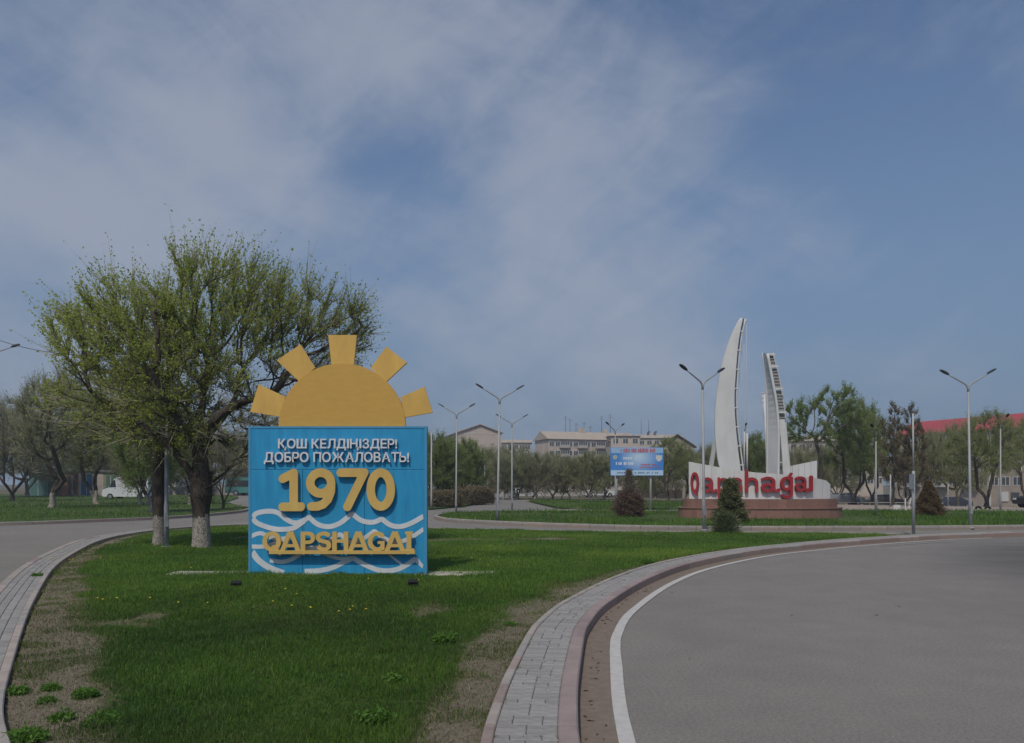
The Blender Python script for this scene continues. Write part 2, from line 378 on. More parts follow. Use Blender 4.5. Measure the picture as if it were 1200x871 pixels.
# the near lawn between the two pavements
KERB_R = [(.30, -6), (.30, -2), (.34, 1), (.38, 3), (.42, 4.69), (.45, 5.23), (.52, 6.05), (.61, 6.84), (.78, 8.2), (.9, 8.85), (1.165, 9.94), (1.535, 11.02), (1.94, 12.1), (2.45, 13.3), (3.2, 14.8), (3.95, 16.0), (5.05, 17.5), (6.3, 18.9), (7.7, 20.1), (9.6, 21.6), (11.9, 23.1), (13.9, 24.2), (17, 25.4)]
EDGE_L = [(1.5, -6), (.3, -2), (-1.2, 1.5), (-2.6, 4.0), (-3.58, 5.4), (-4.51, 6.95), (-5.73, 9.06), (-6.75, 10.9), (-8.35, 13.9), (-9.45, 16.2), (-10.55, 18.8), (-11.6, 21.5), (-12.25, 24), (-12.4, 26.5), (-12.0, 28.6), (-11, 30.4), (-9.5, 31.6)]
EDGE_L[:3] = [(-.6, -3), (-1.1, -.5), (-1.75, 2)]
CR = resample(KERB_R, .1); NR = normals2(CR)          # left of travel = towards the lawn
CL = resample(EDGE_L, .1); NL = normals2(CL)          # left of travel = towards the road
W_KERB, W_PAVE, W_EDGE = .135, .405, .075
LAWN_R = CR + NR * (W_KERB + W_PAVE + W_EDGE - .02)
LAWN_L = CL - NL * (-.02)
fy_ = np.array([25.0, 25.15, 25.45, 25.75, 26.05, 26.4, 27.2, 28.5, 29.6, 30.6, 31.6, 32.0]); fx_ = np.array([12.6, 12.5, 11.2, 9.5, 6.2, 3.6, .6, -3.07, -5.0, -6.8, -8.4, -9.2])
def lawn_right(y): return np.where(y < 24.9, np.interp(y, LAWN_R[:, 1], LAWN_R[:, 0]), np.minimum(np.interp(y, fy_, fx_), np.interp(y, LAWN_R[:, 1], LAWN_R[:, 0])))
def lawn_left(y): return np.interp(y, LAWN_L[:, 1], LAWN_L[:, 0])
def bareness(x, y):
    dr = lawn_right(np.minimum(y, 24)) - x; dl = x - lawn_left(y)
    n = fbm(x * 1.6, y * 1.6, 3, 3); n2 = fbm(x * .45, y * .45, 9, 2)
    wr = .16 + .50 * n2 + .34 * np.exp(-((y - 9.5) / 3) ** 2); wr = np.where(y > 17, wr * .55, wr); wl = .42 + .5 * n2
    wl = np.where(y > 18, wl * .8, wl)
    b = np.maximum(1 - dr / (wr * (.55 + .9 * n)), 1 - dl / (wl * (.6 + .8 * n)))
    b = np.clip(b * 1.5 + .46, 0, 1)
    track = np.exp(-((y - (22.9 + .05 * x + .5 * (n - .5))) / .45) ** 2) * sstep(-4, -2, x) * sstep(2.6, 1.2, x)
    track2 = np.exp(-((y - 23.4) / .5) ** 2) * sstep(-9.5, -8, x) * sstep(-3, -5, x)
    spot = sstep(.72, .84, fbm(x * .9 + 4, y * .9, 21, 3)) * .6
    return np.clip(np.maximum.reduce([b, track * 1.1, track2 * .9, spot]), 0, 1)
def lawn_z(x, y): return .075 + .035 * (fbm(x * .8, y * .8, 40, 2) - .5) * 2 * np.minimum(1, np.minimum(lawn_right(y) - x, x - lawn_left(y)) / .5)
ys = np.concatenate([np.arange(-3, 3, .4), np.arange(3, 15, .09), np.arange(15, 25, .16), np.linspace(25, 32, 40)]); us = np.linspace(0, 1, 110)
YY, UU = np.meshgrid(ys, us, indexing='ij'); XL = lawn_left(YY); XR = np.maximum(lawn_right(YY), XL + .01); XX = XL + (XR - XL) * UU
ZZ = lawn_z(XX, YY); ZZ[:, 0] = -.02; ZZ[:, -1] = -.02; ZZ[-1] = 0; UU2 = UU
idx = np.arange(XX.size).reshape(XX.shape); quads = np.stack([idx[:-1, :-1], idx[:-1, 1:], idx[1:, 1:], idx[1:, :-1]], -1).reshape(-1, 4)
me = np_mesh('lawn', np.stack([XX, YY, ZZ], -1).reshape(-1, 3), [quads], M_lawn, smooth=True)
at = me.attributes.new('bare', 'FLOAT', 'POINT'); at.data.foreach_set('value', bareness(XX, YY).ravel().astype(np.float32))
tag(link('lawn', me), 'green near lawn with worn bare edges under the welcome sign', 'lawn', kind='structure')

# kerbs, edging and pavers along the two sides of the lawn
def strip_piece(C, Nn, i0, i1, o0, o1, z0, z1, gap=.006, c=.012):
    """one stone following the curve between sample indices, offsets o0..o1 to the left"""
    P = C[i0:i1 + 1]; n = Nn[i0:i1 + 1]; k = len(P); V = []
    T = P[-1] - P[0]; T = T / np.linalg.norm(T)
    for j in range(k):
        sh = T * (gap if j == 0 else (-gap if j == k - 1 else 0)); a = P[j] + n[j] * o0 + sh; b = P[j] + n[j] * o1 + sh; d = n[j] * c * (1 if o1 > o0 else -1)
        V += [(a[0], a[1], z0), (a[0], a[1], z1 - c), (a[0] + d[0], a[1] + d[1], z1), (b[0] - d[0], b[1] - d[1], z1), (b[0], b[1], z1 - c), (b[0], b[1], z0)]
    f = [(j * 6 + q, j * 6 + q + 1, j * 6 + q + 7, j * 6 + q + 6) for j in range(k - 1) for q in range(5)] + [tuple(range(6)), tuple((k - 1) * 6 + q for q in (5, 4, 3, 2, 1, 0))]
    return MB().add(V, f)
def obj_random(m, amt=.25, tone2=None):
    """varies the colour of a shared material from object to object"""
    nt = m.node_tree; N = nt.nodes; L = nt.links; b = N['Principled BSDF']; src = b.inputs['Base Color'].links[0].from_socket
    oi = N.new('ShaderNodeObjectInfo'); r = N.new('ShaderNodeValToRGB')
    r.color_ramp.elements[0].color = (1 - amt, 1 - amt, 1 - amt, 1); r.color_ramp.elements[1].color = (*(tone2 or (1 + amt * .6,) * 3), 1)
    L.new(oi.outputs['Random'], r.inputs[0]); x = N.new('ShaderNodeMix'); x.data_type = 'RGBA'; x.blend_type = 'MULTIPLY'; x.inputs['Factor'].default_value = 1
    L.new(src, x.inputs['A']); L.new(r.outputs[0], x.inputs['B']); L.new(x.outputs['Result'], b.inputs['Base Color']); return m
def dusty(m, dust=(.29, .215, .18)):
    """road dust caked on the lower part of the kerb stones"""
    nt = m.node_tree; N = nt.nodes; L = nt.links; b = N['Principled BSDF']; src = b.inputs['Base Color'].links[0].from_socket
    tc = N.new('ShaderNodeTexCoord'); sp = N.new('ShaderNodeSeparateXYZ'); L.new(tc.outputs['Object'], sp.inputs[0])
    n = N.new('ShaderNodeTexNoise'); n.inputs['Scale'].default_value = 6; n.inputs['Detail'].default_value = 5; L.new(tc.outputs['Object'], n.inputs['Vector'])
    a = N.new('ShaderNodeMath'); a.operation = 'MULTIPLY_ADD'; a.inputs[1].default_value = .06; L.new(n.outputs['Fac'], a.inputs[0]); L.new(sp.outputs['Z'], a.inputs[2])
    e = N.new('ShaderNodeMapRange'); e.inputs['From Min'].default_value = .15; e.inputs['From Max'].default_value = .11; e.inputs['To Max'].default_value = .9; L.new(a.outputs[0], e.inputs['Value'])
    x = N.new('ShaderNodeMix'); x.data_type = 'RGBA'; x.inputs['B'].default_value = (*dust, 1); L.new(e.outputs[0], x.inputs['Factor']); L.new(src, x.inputs['A']); L.new(x.outputs['Result'], b.inputs['Base Color']); return m
M_pav = obj_random(mat('paver', (.295, .28, .268), .9, .22, 14, .4, 90), .14)
M_pavj = mat('paver_joint', (.20, .185, .165), .95, .3, 20)
M_kerb_pink = obj_random(dusty(mat('kerb_pink', (.30, .235, .225), .9, .16, 5, .35, 70)), .12)
M_kerb_grey = obj_random(dusty(mat('kerb_grey', (.36, .34, .32), .9, .2, 5, .35, 70), (.27, .235, .205)), .15, (1.06, .95, .90))
M_edge_red = obj_random(mat('edging_red', (.32, .25, .225), .9, .2, 8, .3, 70), .15)

def paver_mesh(lx, ly):
    return MB().cbox(-lx / 2, lx / 2, -ly / 2, ly / 2, -.055, 0, .005).mesh('paver', M_pav)
PM_full, PM_half = paver_mesh(.1985, .0962), paver_mesh(.0985, .0962)
def pavement(name, C, Nn, side, o0, o1, lengthwise, label):
    """bedding strip with pavers as pieces: nearest 300 singly, the rest as one part"""
    V = []; k = len(C)
    for P, n in zip(C, Nn):
        a = P + n * o0 * side; b = P + n * o1 * side; V += [(a[0], a[1], .1), (b[0], b[1], .1)]
    bed = link(name, np_mesh(name, V, [np.array([(2 * i, 2 * i + 1, 2 * i + 3, 2 * i + 2) for i in range(k - 1)])], M_pavj))
    tag(bed, label, 'pavement', kind='structure')
    spots = []; w = o1 - o0
    for i in range(1, k - 1):
        ang = math.atan2(Nn[i][1] * side, Nn[i][0] * side); T = np.array([-Nn[i][1], Nn[i][0]])
        if lengthwise:
            for c in range(4):
                if (i + c % 2) % 2 == 0: spots.append((C[i] + Nn[i] * side * (o0 + w * (c + .5) / 4), ang + math.pi / 2, 0))
        else:
            if vnoise(i * .83, 3.3, 8) < .56: cells = [(.25, 0), (.75, 0)]
            else: cells = [(.125, 1), (.5, 0), (.875, 1)]
            for c, hf in cells: spots.append((C[i] + Nn[i] * side * (o0 + w * c), ang, hf))
    inview = [s for s in spots if s[0][1] > 4.3 and abs(s[0][0] / s[0][1]) < .72]
    inview.sort(key=lambda s: s[0][0] ** 2 + s[0][1] ** 2); near = inview[:300]; ids = {id(s) for s in near}; rr = random.Random(3)
    def place(s):
        sink = .006 * max(0, math.sin(s[0][0] * 2.1) * math.sin(s[0][1] * 1.3))
        return Matrix.Translation((s[0][0], s[0][1], .112 + rr.uniform(-.0025, .0025) - sink)) @ Matrix.Rotation(s[1] + rr.uniform(-.012, .012), 4, 'Z') @ Matrix.Rotation(rr.uniform(-.01, .01), 4, 'X')
    for s in near:
        o = link('paver', PM_half if s[2] else PM_full, bed); o.matrix_local = place(s)
    Vr = []; F = []; base = [np.array([v.co[:] for v in m.vertices]) for m in (PM_full, PM_half)]; fc = [tuple(p.vertices) for p in PM_full.polygons]; q = 0
    for s in spots:
        if id(s) in ids: continue
        M = place(s); A = np.array(M.to_3x3()); v = base[s[2]] @ A.T + np.array(M.translation); Vr.append(v); F += [tuple(a + q for a in f) for f in fc]; q += len(v)
    tag(link('paver_rest', np_mesh('paver_rest', np.vstack(Vr), [np.array([f for f in F])], M_pav), bed), kind='stuff')
    return bed
pavement('pavement', CR, NR, 1, W_KERB, W_KERB + W_PAVE, False, 'narrow strip of grey pavers along the bend')
SL = CL[:, 1] < 27.6; CLp, NLp = CL[SL], NL[SL]
pavement('pavement', CLp, NLp, 1, W_EDGE, W_EDGE + W_PAVE, True, 'narrow strip of grey pavers beside the road at left')
def kerb_line(name, C, Nn, o0, o1, z0, z1, step, mats, label, piece, c=.012):
    root = empty(name); tag(root, label, 'kerb', kind='structure'); i = 0; q = 0
    while i < len(C) - 2:
        j = min(i + step, len(C) - 1); m = mats[q % len(mats)] if not callable(mats) else mats(q, C[i])
        strip_piece(C, Nn, i, j, o0, o1, z0, z1 + .004 * math.sin(q * 12.9), c=c).build(piece, m, root); i = j; q += 1
    return root
kerb_line('kerb', CR, NR, 0, W_KERB, -.02, .125, 10, lambda q, p: M_kerb_pink if (p[1] < 16 or q % 3) else M_kerb_grey, 'pinkish kerb stones along the bend of the near road', 'kerb_stone')
er = random.Random(5)
kerb_line('edging', CR, NR, W_KERB + W_PAVE, W_KERB + W_PAVE + W_EDGE, -.02, .122, 5, lambda q, p: M_edge_red if (p[1] < 6.6 and er.random() < .35) else M_kerb_grey, 'low edging stones between pavers and lawn by the bend', 'edging_stone', .008)
kerb_line('kerb', CL, NL, W_EDGE + W_PAVE, W_EDGE + W_PAVE + W_KERB, -.02, .118, 10, lambda q, p: M_kerb_pink if q % 7 == 0 else M_kerb_grey, 'grey kerb stones beside the road at left', 'kerb_stone')
kerb_line('edging', CL, NL, 0, W_EDGE, -.02, .128, 8, [M_kerb_grey], 'grey edging stones along the lawn at left', 'edging_stone', .008)
FE = resample([(12.6, 25.2), (11, 25.6), (9.3, 25.85), (6.2, 26.15), (3.6, 26.5), (.6, 27.3), (-3.07, 28.6), (-5, 29.7), (-6.8, 30.7), (-8.4, 31.65), (-9.4, 31.75)], .2)
kerb_line('kerb', FE, normals2(FE), -.13, 0, -.02, .10, 5, [M_kerb_grey], 'low kerb at the far edge of the near lawn', 'kerb_stone')
RP = resample(np.vstack([ROUND_P, ROUND_P[:1]]), .25); RP = RP[(RP[:, 1] < 46.8)]
kerb_line('kerb', RP, normals2(RP), -.02, -.17, -.02, .17, 4, [M_kerb_grey], 'pale kerb ring round the roundabout island', 'kerb_stone')
LE = LEFT_P[(LEFT_P[:, 0] > -40) & (LEFT_P[:, 1] < 62)]; LE = resample(LE, .25)
kerb_line('kerb', LE, normals2(LE), .0, -.15, -.02, .14, 8, lambda q, p: M_edge_red if q % 5 in (1, 2) else M_kerb_grey, 'grey and reddish kerb of the verge across the road', 'kerb_stone')

# gutter dust and the white edge line of the near road
def ribbon(name, C, Nn, o0, o1, z, m, wob=0.0, s=0):
    V = []
    for i, (P, n) in enumerate(zip(C, Nn)):
        w = wob * (float(fbm(i * .13, s * 7.7, 5, 3)) - .5) * 2; a = P + n * o0; b = P + n * (o1 + w); V += [(a[0], a[1], z), (b[0], b[1], z)]
    return link(name, np_mesh(name, V, [np.array([(2 * i, 2 * i + 1, 2 * i + 3, 2 * i + 2) for i in range(len(C) - 1)])], m))
M_dust = mat('gutter_dust', (.225, .178, .145), .97, .3, 9, .4, 60, color2=(.165, .128, .102))
M_line = mat('line_paint', (.53, .51, .49), .8, .16, 10, .2, 60, color2=(.42, .40, .38))
tag(ribbon('gutter_dust', CR, NR, 0.004, -.27, .0045, M_dust, .05), 'brown dust gathered in the gutter of the bend', 'dust', kind='structure')
tag(ribbon('edge_line', CR[:-20], NR[:-20], -.265, -.375, .009, M_line, .006), 'solid white edge line painted along the bend', 'road marking', kind='structure')
DL = resample([(10.2, 21.2), (13.2, 23.0)], .2)
tag(ribbon('lane_mark', DL, normals2(DL), -.05, .05, .009, mat('line_worn', (.36, .35, .34), .8, .4, 6, color2=(.2, .195, .19)), .05), 'worn short white dash on the road by the bend', 'road marking', kind='structure')
LL = LE[(LE[:, 0] > -40)]
tag(ribbon('edge_line', LL, normals2(LL), -.34, -.44, .009, MATS['line_worn'], .03), 'faded white edge line by the verge across the road', 'road marking', kind='structure')
# fallen scraps in the gutter
n = 190; i = rng.integers(5, 190, n); o = -(.05 + np.abs(rng.normal(0, .07, n))); o[150:] = -rng.uniform(.4, 5, 40); P = CR[i] + NR[i] * o[:, None]
ang = rng.uniform(0, 6.28, n); s = rng.uniform(.006, .02, n); V = []; F = []
for k in range(n):
    c_, s_ = math.cos(ang[k]), math.sin(ang[k]); L_ = s[k] * 1.8
    for (u, w, h) in ((-L_, 0, .0), (0, -s[k] * .6, .006), (L_, 0, .002), (0, s[k] * .6, .008)): V.append((P[k][0] + u * c_ - w * s_, P[k][1] + u * s_ + w * c_, .007 + h))
    F.append((4 * k, 4 * k + 1, 4 * k + 2, 4 * k + 3))
tag(link('leaf_litter', np_mesh('leaf_litter', V, [np.array(F)], tint_mat('litter', [(0, (.07, .045, .03)), (.8, (.17, .11, .07)), (1, (.5, .47, .42))], trans=0), rng.random(n))), 'small brown scraps of litter in the gutter of the bend', 'litter', kind='stuff')

# ------------------------------------------------------------------ grass
def blades(name, x, y, z, h, w, lean, mat_, tint, label, parent=None, cat='grass'):
    n = len(x); a = rng.uniform(0, 2 * np.pi, n); l = np.abs(rng.normal(0, lean, n)) * h; dx = np.cos(a) * l; dy = np.sin(a) * l
    b = rng.uniform(0, np.pi, n); wx = np.cos(b) * w / 2; wy = np.sin(b) * w / 2
    V = np.empty((n, 5, 3))
    V[:, 0] = np.stack([x - wx, y - wy, z], 1); V[:, 1] = np.stack([x + wx, y + wy, z], 1)
    V[:, 2] = np.stack([x + dx * .35 + wx * .8, y + dy * .35 + wy * .8, z + h * .55], 1); V[:, 3] = np.stack([x + dx * .35 - wx * .8, y + dy * .35 - wy * .8, z + h * .55], 1)
    V[:, 4] = np.stack([x + dx, y + dy, z + np.sqrt(np.maximum(h * h - l * l, (h * .35) ** 2))], 1)
    q = np.arange(n)[:, None] * 5
    me = np_mesh(name, V.reshape(-1, 3), [q + np.array([0, 1, 2, 3]), q + np.array([3, 2, 4])], mat_, np.concatenate([tint, tint]))
    return tag(link(name, me, parent), label, cat, kind='stuff')
M_grass = tint_mat('grass_blades', [(0, (.26, .21, .11)), (.10, (.17, .165, .065)), (.16, (.054, .108, .020)), (.6, (.145, .265, .038)), (1, (.28, .375, .065))], .55, .4, .25, (.45, (.68, .80, .90)))
def in_lawn(n, y0, y1):
    y = rng.uniform(y0, y1, n * 2); x = rng.uniform(-13.2, 13, n * 2)
    ok = (x > lawn_left(y) + .03) & (x < lawn_right(y) - .03) & (np.abs(x / np.maximum(y, .1)) < .72)
    return x[ok], y[ok]
bx_, by_ = [], []
for (n, y0, y1) in ((210000, 4.2, 6.5), (230000, 6.5, 9.5), (240000, 9.5, 14), (160000, 14, 20), (110000, 20, 32)):
    x, y = in_lawn(n, y0, y1); bx_.append(x); by_.append(y)
x = np.concatenate(bx_); y = np.concatenate(by_); b = bareness(x, y)
clump = fbm(x * 3.2, y * 3.2, 60, 2); keep = rng.random(len(x)) < np.clip((1 - b) ** 1.3 * (.55 + .9 * clump) + .22 + .45 * (clump > .54), 0, 1)
slab = (np.abs(x + 3.1) < 3.15) & (y > 13.72) & (y < 14.45); keep &= ~(slab & (rng.random(len(x)) < .6))
x, y, b = x[keep], y[keep], b[keep]; d = y
tall = fbm(x * .7, y * .7, 70, 3)
h = (.022 + .075 * tall) * rng.uniform(.6, 1.35, len(x)) * np.where(b > .5, .55, 1) * np.where(d > 14, 1.1, 1) * (.55 + 1.1 * clump[keep] ** 1.5)
w = np.clip(.0026 + d * .00040, .003, .016) * rng.uniform(.7, 1.3, len(x))
tn = np.clip(-.06 + .75 * fbm(x * .45, y * .45, 80, 3) + .30 * sstep(7.5, 13, y) + rng.normal(0, .17, len(x)), .14, 1); dry = rng.random(len(x)) < np.clip(.04 + .6 * b, 0, .5); tn = np.where(dry, rng.uniform(0, .12, len(x)), tn)
blades('grass', x, y, lawn_z(x, y) - .005, h, w, .55, M_grass, tn, 'short green grass of the near lawn around the sign')
# blades sprouting from the joints of the pavers and along the edging
i = rng.integers(10, 230, 1500); o = np.where(rng.random(1500) < .6, W_KERB + W_PAVE - .004, rng.choice([.135, .34, .236], 1500)) + rng.normal(0, .006, 1500); i = np.where(vnoise(i * .35, o * 0, 17) > .5, i, (i // 9) * 9); P = CR[i] + NR[i] * o[:, None] + rng.normal(0, .012, (1500, 2))
blades('joint_weeds', P[:, 0], P[:, 1], np.full(1500, .105), rng.uniform(.008, .03, 1500), rng.uniform(.003, .007, 1500), .9, M_grass, rng.uniform(.0, .6, 1500), 'tiny weeds in the paver joints along the bend', cat='weeds')
# dead thatch lying on the worn edges
xs, ys2 = in_lawn(160000, 4.2, 18); bb = bareness(xs, ys2); k = (bb > .35) & (rng.random(len(xs)) < .5); xs, ys2 = xs[k], ys2[k]
blades('dry_thatch', xs, ys2, lawn_z(xs, ys2), rng.uniform(.02, .06, len(xs)), rng.uniform(.003, .007, len(xs)), 3.0, tint_mat('thatch', [(0, (.18, .145, .10)), (.45, (.31, .26, .175)), (.75, (.22, .21, .11)), (1, (.09, .14, .04))], .8, .2), rng.random(len(xs)), 'dry thatch lying on the worn lawn edges')

from_poly = {}
def in_poly(P, n, y0=None, y1=None, x0=None, x1=None):
    lo = P.min(0).copy(); hi = P.max(0).copy()
    if x0 is not None: lo[0] = max(lo[0], x0)
    if x1 is not None: hi[0] = min(hi[0], x1)
    if y1 is not None: hi[1] = min(hi[1], y1)
    # more blades near the viewer
    u = rng.random(n); y = 1 / (1 / lo[1] + u * (1 / hi[1] - 1 / lo[1])); x = rng.uniform(lo[0], hi[0], n); ins = np.zeros(n, bool); j = len(P) - 1
    for i in range(len(P)):
        xi, yi = P[i]; xj, yj = P[j]; c = ((yi > y) != (yj > y)) & (x < (xj - xi) * (y - yi) / (yj - yi + 1e-12) + xi); ins ^= c; j = i
    ins &= np.abs(x / y) < .72
    return x[ins], y[ins]
MON = (12.95 * .935, 40.2 * .935)
def far_grass(P, n, label, hmul=1.0, patch=.25, **kw):
    x, y = in_poly(P, n, **kw); t = fbm(x * patch, y * patch, 90, 3); k = rng.random(len(x)) < np.clip(2.6 * (t - .22), .06, 1); x, y, t = x[k], y[k], t[k]
    el = np.hypot((x - MON[0]) / 4.6, (y - MON[1]) / 2.9); k = el > 1; x, y, t, el = x[k], y[k], t[k], el[k]
    h = (.05 + .16 * fbm(x * .9, y * .9, 33, 2)) * np.clip(.35 + (el - 1) * 1.5, .35, 1) * rng.uniform(.6, 1.4, len(x)) * hmul; tn = np.clip(.2 + .5 * fbm(x * .35, y * .35, 44, 3) + rng.normal(0, .15, len(x)), .16, 1)
    dry = rng.random(len(x)) < .12; tn = np.where(dry, rng.uniform(0, .12, len(x)), tn)
    blades('grass', x, y, np.full(len(x), .09), h, np.clip(.0007 * y, .015, .06) * rng.uniform(.7, 1.3, len(x)), .5, M_grass, tn, label)
far_grass(ROUND_P, 75000, 'rough green grass on the roundabout island around the monument', 1.25)
far_grass(FAR_P, 22000, 'green grass on the far island beyond the roundabout', 1.2)
far_grass(LEFT_P, 60000, 'green grass of the verge across the road', 1.1, x0=-62, y1=110)
far_grass(MID_P, 14000, 'green grass around the clipped hedge', 1.0, y1=100)
# ------------------------------------------------------------------ flat shapes from strokes (letters) by distance contours
def seg_dist(X, Y, a, b):
    ax, ay = a; bx, by = b; dx, dy = bx - ax, by - ay; l2 = dx * dx + dy * dy + 1e-12
    t = np.clip(((X - ax) * dx + (Y - ay) * dy) / l2, 0, 1); return np.hypot(X - ax - t * dx, Y - ay - t * dy)
def butt_dist(X, Y, a, b, hw):
    """flat-ended bar: signed distance"""
    ax, ay = a; bx, by = b; L = math.hypot(bx - ax, by - ay); ux, uy = (bx - ax) / L, (by - ay) / L
    u = (X - ax) * ux + (Y - ay) * uy; v = -(X - ax) * uy + (Y - ay) * ux
    qx = np.abs(u - L / 2) - L / 2; qy = np.abs(v) - hw
    return np.maximum(qx, qy)
def arc(cx, cy, rx, ry, a0, a1, n=18): return [(cx + rx * math.cos(R(a0 + (a1 - a0) * i / n)), cy + ry * math.sin(R(a0 + (a1 - a0) * i / n))) for i in range(n + 1)]
def glyph_field(strokes, X, Y):
    D = np.full(X.shape, 9.0)
    for st in strokes:
        kind, pts, hw = st
        if kind == 'r':
            for a, b in zip(pts[:-1], pts[1:]): D = np.minimum(D, seg_dist(X, Y, a, b) - hw)
        elif kind == 'b':
            for a, b in zip(pts[:-1], pts[1:]): D = np.minimum(D, butt_dist(X, Y, a, b, hw))
        elif kind == 'cut':
            for a, b in zip(pts[:-1], pts[1:]): D = np.maximum(D, -butt_dist(X, Y, a, b, hw))
    return D
def glyph_mesh(name, strokes, sx, sz, depth, m, res=.028, width=1.0):
    """marching squares over the field, pushed along -y: front at y=-depth, back at y=0"""
    gx = np.arange(-.12, width + .14, res); gz = np.arange(-.36, 1.22, res); X, Zg = np.meshgrid(gx, gz); D = glyph_field(strokes, X, Zg)
    V = []; vid = {}; F = []; bound = []
    def corner(i, j):
        k = ('c', i, j)
        if k not in vid: vid[k] = len(V); V.append((gx[j], gz[i]))
        return vid[k]
    def cross(i, j, i2, j2):
        k = ('e',) + tuple(sorted(((i, j), (i2, j2))))
        if k not in vid:
            d0, d1 = D[i, j], D[i2, j2]; t = d0 / (d0 - d1); vid[k] = len(V); V.append((gx[j] + t * (gx[j2] - gx[j]), gz[i] + t * (gz[i2] - gz[i])))
        return vid[k]
    for i in range(len(gz) - 1):
        for j in range(len(gx) - 1):
            cs = [(i, j), (i, j + 1), (i + 1, j + 1), (i + 1, j)]; ins = [D[c] < 0 for c in cs]
            if not any(ins): continue
            poly = []; marks = []
            for k in range(4):
                a, b = cs[k], cs[(k + 1) % 4]
                if ins[k]: poly.append(corner(*a)); marks.append(0)
                if ins[k] != ins[(k + 1) % 4]: poly.append(cross(*a, *b)); marks.append(1 if ins[k] else 2)
            if len(poly) < 3: continue
            F.append(poly); n = len(poly)
            for k in range(n):
                if marks[k] == 1 and marks[(k + 1) % n] == 2: bound.append((poly[k], poly[(k + 1) % n]))
    n = len(V); verts = [(x * sx, -depth, z * sz) for x, z in V] + [(x * sx, 0, z * sz) for x, z in V]
    faces = [tuple(f) for f in F] + [(a, a + n, b + n, b) for a, b in bound]
    me = bpy.data.meshes.new(name); me.from_pydata(verts, [], faces); me.materials.append(m); me.update(); return me
def bar(*p, hw=.1): return ('b', list(p), hw)
def rnd(*p, hw=.1): return ('r', list(p), hw)
DIG = {
    '1': ([rnd((.36, .88), (.36, .1)), rnd((.36, .88), (.1, .75)), rnd((.1, .1), (.53, .1))], .72),
    '9': ([rnd(*arc(.36, .65, .25, .24, 0, 360, 30)), rnd((.61, .65), (.6, .45), (.53, .27), (.42, .16), (.28, .11), (.14, .11))], .72),
    '7': ([rnd((.1, .89), (.66, .89), (.26, .1))], .74),
    '0': ([rnd(*arc(.36, .5, .24, .39, 0, 360, 36))], .72)}
CAP = {
    'Q': ([rnd(*arc(.38, .5, .29, .42, 0, 360, 30), hw=.095), rnd((.45, .22), (.72, -.12), hw=.085)], .8),
    'A': ([bar((.02, 0), (.34, 1.0), hw=.095), bar((.70, 0), (.38, 1.0), hw=.095), bar((.16, .28), (.58, .28), hw=.075)], .75),
    'P': ([bar((.14, 0), (.14, 1.0), hw=.095), rnd((.14, .91), (.34, .91), *arc(.36, .68, .2, .225, 90, -90, 12), (.14, .455), hw=.085)], .66),
    'S': ([rnd(*arc(.34, .71, .23, .205, 35, 270, 14), *arc(.34, .29, .23, .205, 90, -145, 14), hw=.092)], .66),
    'H': ([bar((.14, 0), (.14, 1.0), hw=.095), bar((.62, 0), (.62, 1.0), hw=.095), bar((.14, .52), (.62, .52), hw=.08)], .78),
    'G': ([rnd(*arc(.4, .5, .3, .41, 50, 310, 24), hw=.095), bar((.62, .06), (.62, .5), hw=.085), bar((.42, .44), (.70, .44), hw=.07)], .78),
    'I': ([bar((.2, 0), (.2, 1.0), hw=.1), bar((.04, .94), (.36, .94), hw=.07), bar((.04, .06), (.42, .06), hw=.07)], .44)}
def a_low(t=1): return [rnd((.08, .55), *arc(.26, .44, .19, .17, 120, 0, 10), (.45, .14), (.50, .07), (.60, .07), (.63, .12), hw=.062), rnd(*arc(.24, .20, .165, .135, 0, 360, 24), hw=.06)]
LOW = {
    'Q': ([rnd(*arc(.24, .45, .17, .38, 0, 360, 30), hw=.068), rnd((.26, .0), (.38, -.06), hw=.05)], .48),
    'a': (a_low(), .66),
    'p': ([rnd((.09, .6), (.09, -.16), hw=.07), rnd((.09, .5), *arc(.28, .33, .19, .25, 110, -110, 16), (.12, .12), hw=.065)], .56),
    's': ([rnd(*arc(.27, .46, .17, .125, 25, 260, 12), *arc(.27, .205, .18, .14, 80, -155, 12), hw=.066)], .54),
    'h': ([rnd((.09, .92), (.09, .07), hw=.072), rnd((.09, .44), *arc(.29, .40, .18, .18, 150, 0, 10), (.47, .07), hw=.07)], .58),
    'g': ([rnd(*arc(.25, .36, .18, .24, 0, 360, 26), hw=.066), rnd((.43, .60), (.43, -.02), *arc(.25, -.06, .18, .14, 0, -150, 12), hw=.064), rnd((.36, .66), (.43, .78), hw=.05)], .54),
    'i': ([rnd((.14, .62), (.14, .09), hw=.09), rnd((.14, .09), (.02, .09), hw=.06)], .26)}

# ------------------------------------------------------------------ the welcome sign
SY = 13.86; SU = SY / 900
def sx_(px): return (px - 600) * SU
def sz_(py): return CAM_H - (py - 568) * SU
SIGN_X0, SIGN_X1, SIGN_Z1 = sx_(292), sx_(499.5), sz_(500.5)
sign = empty('welcome_sign', ((SIGN_X0 + SIGN_X1) / 2, SY, 0)); OX = (SIGN_X0 + SIGN_X1) / 2
tag(sign, 'blue welcome sign with yellow half sun and the year 1970', 'sign')
def paint(name, base, worn, scale=2.2, streak=(1, 1, .35), amt=(.45, .72), rough=.6):
    m = mat(name, base, rough, .12, scale, .12, 60, color2=worn, streak=streak, spec=.35)
    m.node_tree.nodes['Color Ramp'].color_ramp.elements[0].position = amt[0] - .2; m.node_tree.nodes['Color Ramp'].color_ramp.elements[1].position = amt[1]
    return m
M_blue = paint('sign_blue', (.028, .315, .58), (.018, .215, .43), 4.5, (1.7, 1, .22))
M_bluel = paint('sign_blue_trim', (.075, .30, .50), (.05, .23, .41))
